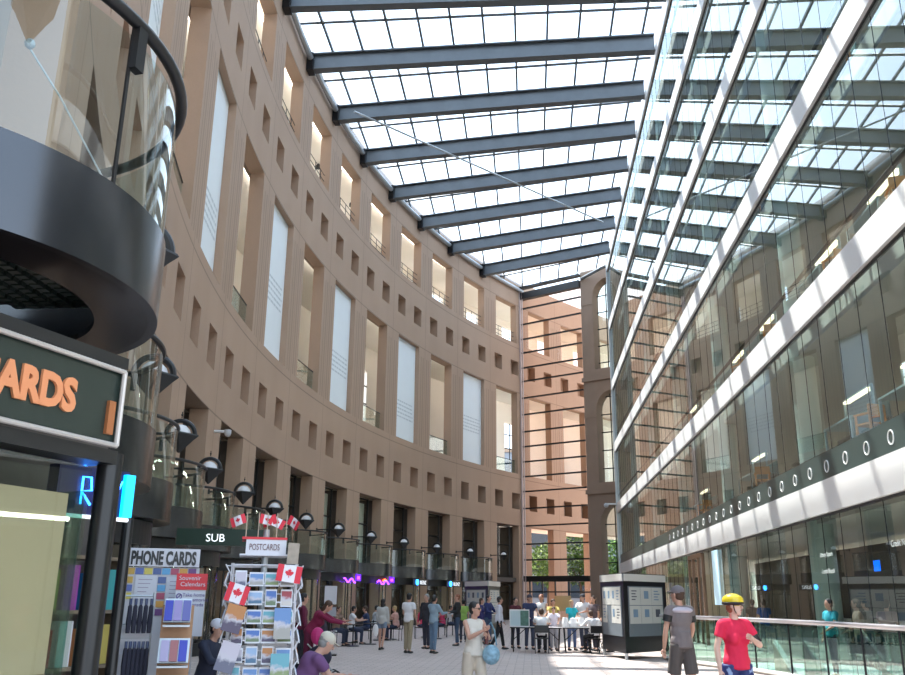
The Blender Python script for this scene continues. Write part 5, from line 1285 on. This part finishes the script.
# cafe tables and guests along the curved wall
def cafe_table(x, y, label, n):
    t = empty('cafe_table', (x, y, 0)); mb = MB(); mb.lathe([(0, 0.70), (0.34, 0.70), (0.34, 0.73), (0, 0.73)], n=20); mb.build('tabletop', M_DARK, t)
    mb = MB(); mb.cyl((0, 0, 0.02), 0.025, 0.69, 8); mb.build('pedestal', M_BLACK, t); mb = MB(); mb.lathe([(0, 0), (0.24, 0), (0.22, 0.03), (0, 0.03)], n=16); mb.build('foot', M_BLACK, t); tag(t, label, 'table', 'cafe tables along the curved wall')
def cafe_chair(x, y, rz, label):
    t = empty('cafe_chair', (x, y, 0), rz); mb = MB(); mb.bb(-0.2, 0.2, -0.2, 0.2, 0.43, 0.46); mb.build('seat', M_BLACK, t)
    mb = MB(); mb.tube([(-0.2, -0.19, 0.45), (-0.24, -0.19, 0.82), (-0.24, 0.19, 0.82), (-0.2, 0.19, 0.45)], 0.015, 6); mb.bb(-0.235, -0.215, -0.18, 0.18, 0.6, 0.8); mb.build('backrest', M_BLACK, t)
    for a in (-0.18, 0.18):
        for b in (-0.18, 0.18): mb = MB(); mb.cyl((a, b, 0), 0.013, 0.44, 6); mb.build('leg', M_BLACK, t)
    tag(t, label, 'chair', 'cafe chairs along the curved wall')
guests = [(352, 33.5, 10, (0.75, 0.75, 0.78), 'black', 'white T-shirt'), (368, 34.5, 190, (0.03, 0.05, 0.12), 'brown', 'navy shirt'), (337, 32.5, -20, (0.25, 0.16, 0.12), 'brown', 'brown top'), (397, 36.5, 170, (0.62, 0.35, 0.30), 'blond', 'pink top'),
          (420, 38.5, 15, (0.70, 0.05, 0.12), 'black', 'crimson top'), (443, 40.0, 190, (0.65, 0.06, 0.15), 'brown', 'red shirt'), (325, 30.8, 200, (0.06, 0.05, 0.07), 'black', 'black top'), (375, 37.5, 20, (0.45, 0.5, 0.55), 'black', 'grey blue shirt'), (449, 42.5, 0, (0.6, 0.6, 0.62), 'black', 'pale shirt')]
for k, (px_, d_, rz_, cc, hc_, nm) in enumerate(guests):
    q = P_(px_, d_); ca, sa = math.cos(D(rz_)), math.sin(D(rz_))
    cafe_chair(q[0], q[1], D(rz_), 'black cafe chair under the guest in %s' % nm)
    person('seated cafe guest in %s' % nm, q, D(rz_), 1.68, 'sit', cc, (0.04, 0.05, 0.09), 'short', 'long', hc_, larm=(45, 6, 50, 15), rarm=(40, 6, 55, 15), lean=6, seat=0.46)
    cafe_table(q[0]+ca*0.72, q[1]+sa*0.72, 'small round dark cafe table in front of the guest in %s' % nm, k)
t = empty('menu_board', P_(330.5, 27.0), D(-80)); mb = MB(); mb.bb(-0.02, 0.02, -0.18, 0.18, 1.42, 1.94); mb.build('board', mat('menu_white', (0.62, 0.62, 0.66), 0.5), t)
mb = MB(); mb.bb(-0.02, 0.02, -0.18, 0.18, 1.08, 1.34); mb.build('lower_board', mat('menu_grey', (0.35, 0.36, 0.4), 0.5), t); mb = MB(); mb.cyl((-0.03, 0, 0), 0.025, 1.9, 8); mb.bb(-0.25, 0.2, -0.25, 0.25, 0, 0.04); mb.build('stand', M_BLACK, t)
tag(t, 'white menu board on a black stand beside the cafe seats', 'sign')
# stroller and people in maroon
q = P_(322, 19.0); t = empty('stroller', q, D(200))
mb = MB(); mb.tube([(0.35, 0, 0.12), (-0.3, 0, 0.95)], 0.015, 6); mb.tube([(-0.35, 0, 0.12), (0.25, 0, 0.7)], 0.015, 6); mb.tube([(-0.3, -0.2, 0.95), (-0.3, 0.2, 0.95)], 0.018, 6); mb.build('frame', M_STEEL_L, t)
mb = MB(); mb.ball((0.0, 0, 0.45), (0.26, 0.2, 0.22), 14, 10); mb.build('seat_cloth', cloth(0.03, 0.03, 0.06), t, smooth=True)
for sx in (-0.33, 0.33):
    for sy in (-0.2, 0.2): mb = MB(); mb.tube([(sx+0.09*math.cos(PI*j/8), sy, 0.1+0.09*math.sin(PI*j/8)) for j in range(16)], 0.015, 6, closed=True); mb.build('wheel', M_BLACK, t)
tag(t, 'folded dark stroller with grey frame beside the woman in maroon', 'stroller')
q2 = P_(317, 18.8); o = MB().ball((0, 0, 0), (0.14, 0.12, 0.17), 12, 10).build('backpack', mat('magenta_bag', (0.55, 0.03, 0.18), 0.6)); o.location = (q2[0]+0.05, q2[1], 0.86); tag(o, 'magenta bag hung on the stroller handle', 'bag')
person('woman in maroon jacket bending over the dark stroller', P_(311, 19.3), D(0), 1.66, 'stand', (0.20, 0.01, 0.05), (0.12, 0.01, 0.04), 'long', 'long', 'brown', 0.1, lean=32, larm=(60, 6, 20, 5), rarm=(60, 6, 20, 5), female=True)
person('person in dark maroon coat seen between spinner rack and stroller', P_(303, 20.5), D(20), 1.70, 'stand', (0.12, 0.01, 0.04), (0.02, 0.02, 0.03), 'long', 'long', 'black')
# man reading beside the board, and the person behind the spinner
q = P_(211, 12.6); t = empty('bench', (q[0], q[1], 0), D(-20)); mb = MB(); mb.bb(-0.25, 0.2, -0.5, 0.5, 0.40, 0.44); mb.build('seat', M_DARK, t)
for a in (-0.2, 0.2):
    for b in (-0.35, 0.35): mb = MB(); mb.cyl((a, b, 0), 0.02, 0.40, 6); mb.build('leg', M_BLACK, t)
tag(t, 'dark low bench under the man in white cap', 'bench')
person('man in white cap and navy jacket sitting and reading behind the boards', (q[0], q[1], 0), D(-20), 1.72, 'sit', (0.02, 0.025, 0.05), (0.05, 0.12, 0.25), 'long', 'long', 'black', cap=(0.6, 0.6, 0.66), larm=(40, 6, 55, 15), rarm=(40, 6, 55, 15), lean=10, seat=0.44)
q = P_(298, 10.2); t = empty('wheelchair', q, D(25)); mb = MB(); mb.bb(-0.2, 0.22, -0.2, 0.2, 0.45, 0.49); mb.build('seat', M_BLACK, t)
for y_ in (-0.28, 0.28):
    mb = MB(); mb.tube([(-0.05+0.29*math.cos(PI*j/12), y_, 0.30+0.29*math.sin(PI*j/12)) for j in range(24)], 0.018, 6, closed=True); mb.build('wheel', M_BLACK, t)
    mb = MB(); mb.tube([(-0.22, y_*0.8, 0.9), (-0.22, y_*0.8, 0.3), (0.35, y_*0.8, 0.12)], 0.014, 6); mb.build('frame_side', M_STEEL_L, t)
mb = MB(); mb.bb(-0.235, -0.215, -0.2, 0.2, 0.5, 0.88); mb.build('backrest', M_BLACK, t)
tag(t, 'wheelchair with dark wheels behind the postcard spinner', 'wheelchair')
person('person in purple checked shirt and white shorts sitting behind the spinner', q, D(25), 1.62, 'sit', (0.16, 0.07, 0.18), (0.7, 0.7, 0.68), 'short', 'shorts', 'grey', lean=30, larm=(40, 8, 50, 15), rarm=(36, 8, 50, 15), cap=(0.6, 0.55, 0.45), seat=0.49)
# people behind the library glass
for k, (px_, d_, cc, lb) in enumerate(((829, 22.4, (0.02, 0.30, 0.38), 'turquoise shirt'), (856, 22.5, (0.5, 0.36, 0.27), 'tan top'), (866, 24.0, (0.35, 0.30, 0.26), 'brown jacket with white bag'), (763, 31.5, (0.02, 0.12, 0.45), 'blue shirt'), (752, 33.5, (0.06, 0.05, 0.05), 'black top'), (885, 22.8, (0.45, 0.3, 0.3), 'pink shirt'))):
    person('person in %s inside the ground floor of the library' % lb, P_(px_, d_), D(200-30*k), 1.70, 'stand', cc, (0.04, 0.04, 0.06), 'short', 'long', ('black', 'brown')[k % 2], larm=(20, 6, 40, 10))

# ================================================================ OUTSIDE THE END WALL
mb = MB(); mb.bb(-80, 80, 96, 190, -0.15, -0.02); struct(mb, 'floor_street', mat('asphalt', (0.12, 0.12, 0.12), 0.9))
def leafmat(i): return mat('leaves_%d' % i, [(0.05, 0.12, 0.02), (0.08, 0.17, 0.03), (0.10, 0.20, 0.05)][i], 0.7, var=0.5, scale=2)
random.seed(31)
for k, (x, y, hh) in enumerate(((-7.5, 97, 8), (-3.0, 100, 9), (1.8, 98, 7.5), (5.5, 102, 9), (9.5, 99, 8), (-12, 99, 9))):
    t = empty('street_tree', (x, y, 0)); mb = MB(); mb.tube([(0, 0, 0), (0.1, 0, 2.2), (0, 0.1, hh*0.6)], [0.2, 0.15, 0.08], 8)
    for q_ in range(5): a = q_*1.3; mb.tube([(0.05, 0, 2.2+0.4*q_), (math.cos(a)*1.4, math.sin(a)*1.4, 3.4+0.6*q_)], [0.07, 0.03], 6)
    mb.build('trunk', mat('bark', (0.10, 0.07, 0.05), 0.9), t); mb = MB()
    for q_ in range(1500):
        u = random.gauss(0, 1), random.gauss(0, 1), random.gauss(0, 1); L_ = math.sqrt(sum(c*c for c in u)); r_ = random.random()**0.35
        c = Vector((u[0]/L_*2.3*r_, u[1]/L_*2.3*r_, 3.2+(hh-3.2)*0.5+u[2]/L_*(hh-2.6)*0.5*r_)); d1 = Vector((random.gauss(0,1), random.gauss(0,1), random.gauss(0,1))).normalized()*0.22; d2 = d1.cross(Vector((random.gauss(0,1), 0.3, random.gauss(0,1)))).normalized()*0.12
        mb.quad(c-d1, c+d2, c+d1, c-d2)
    mb.build('crown', leafmat(k % 3), t)
    tag(t, 'green street tree outside beyond the end wall, %s from the left' % ORD[(1, 2, 3, 4, 5, 0)[k]], 'tree', 'street trees outside')
t = empty('office_building', (0, 150, 0)); mb = MB(); mb.bb(-45, 45, 0, 14, 0, 26); mb.build('walls', mat('office_wall', (0.30, 0.33, 0.38), 0.7), t)
for r_ in range(6):
    mb = MB(); mb.bb(-44, 44, -0.1, 0, 2+r_*4, 4.6+r_*4); mb.build('window_band', mat('office_glass', (0.05, 0.08, 0.12), 0.15, 0.4), t)
mb = MB(); mb.bb(-45.5, 45.5, -0.5, 14.5, 26, 26.6); mb.build('roof_edge', M_CONC, t)
tag(t, 'blue grey office building across the street beyond the end wall', 'building')
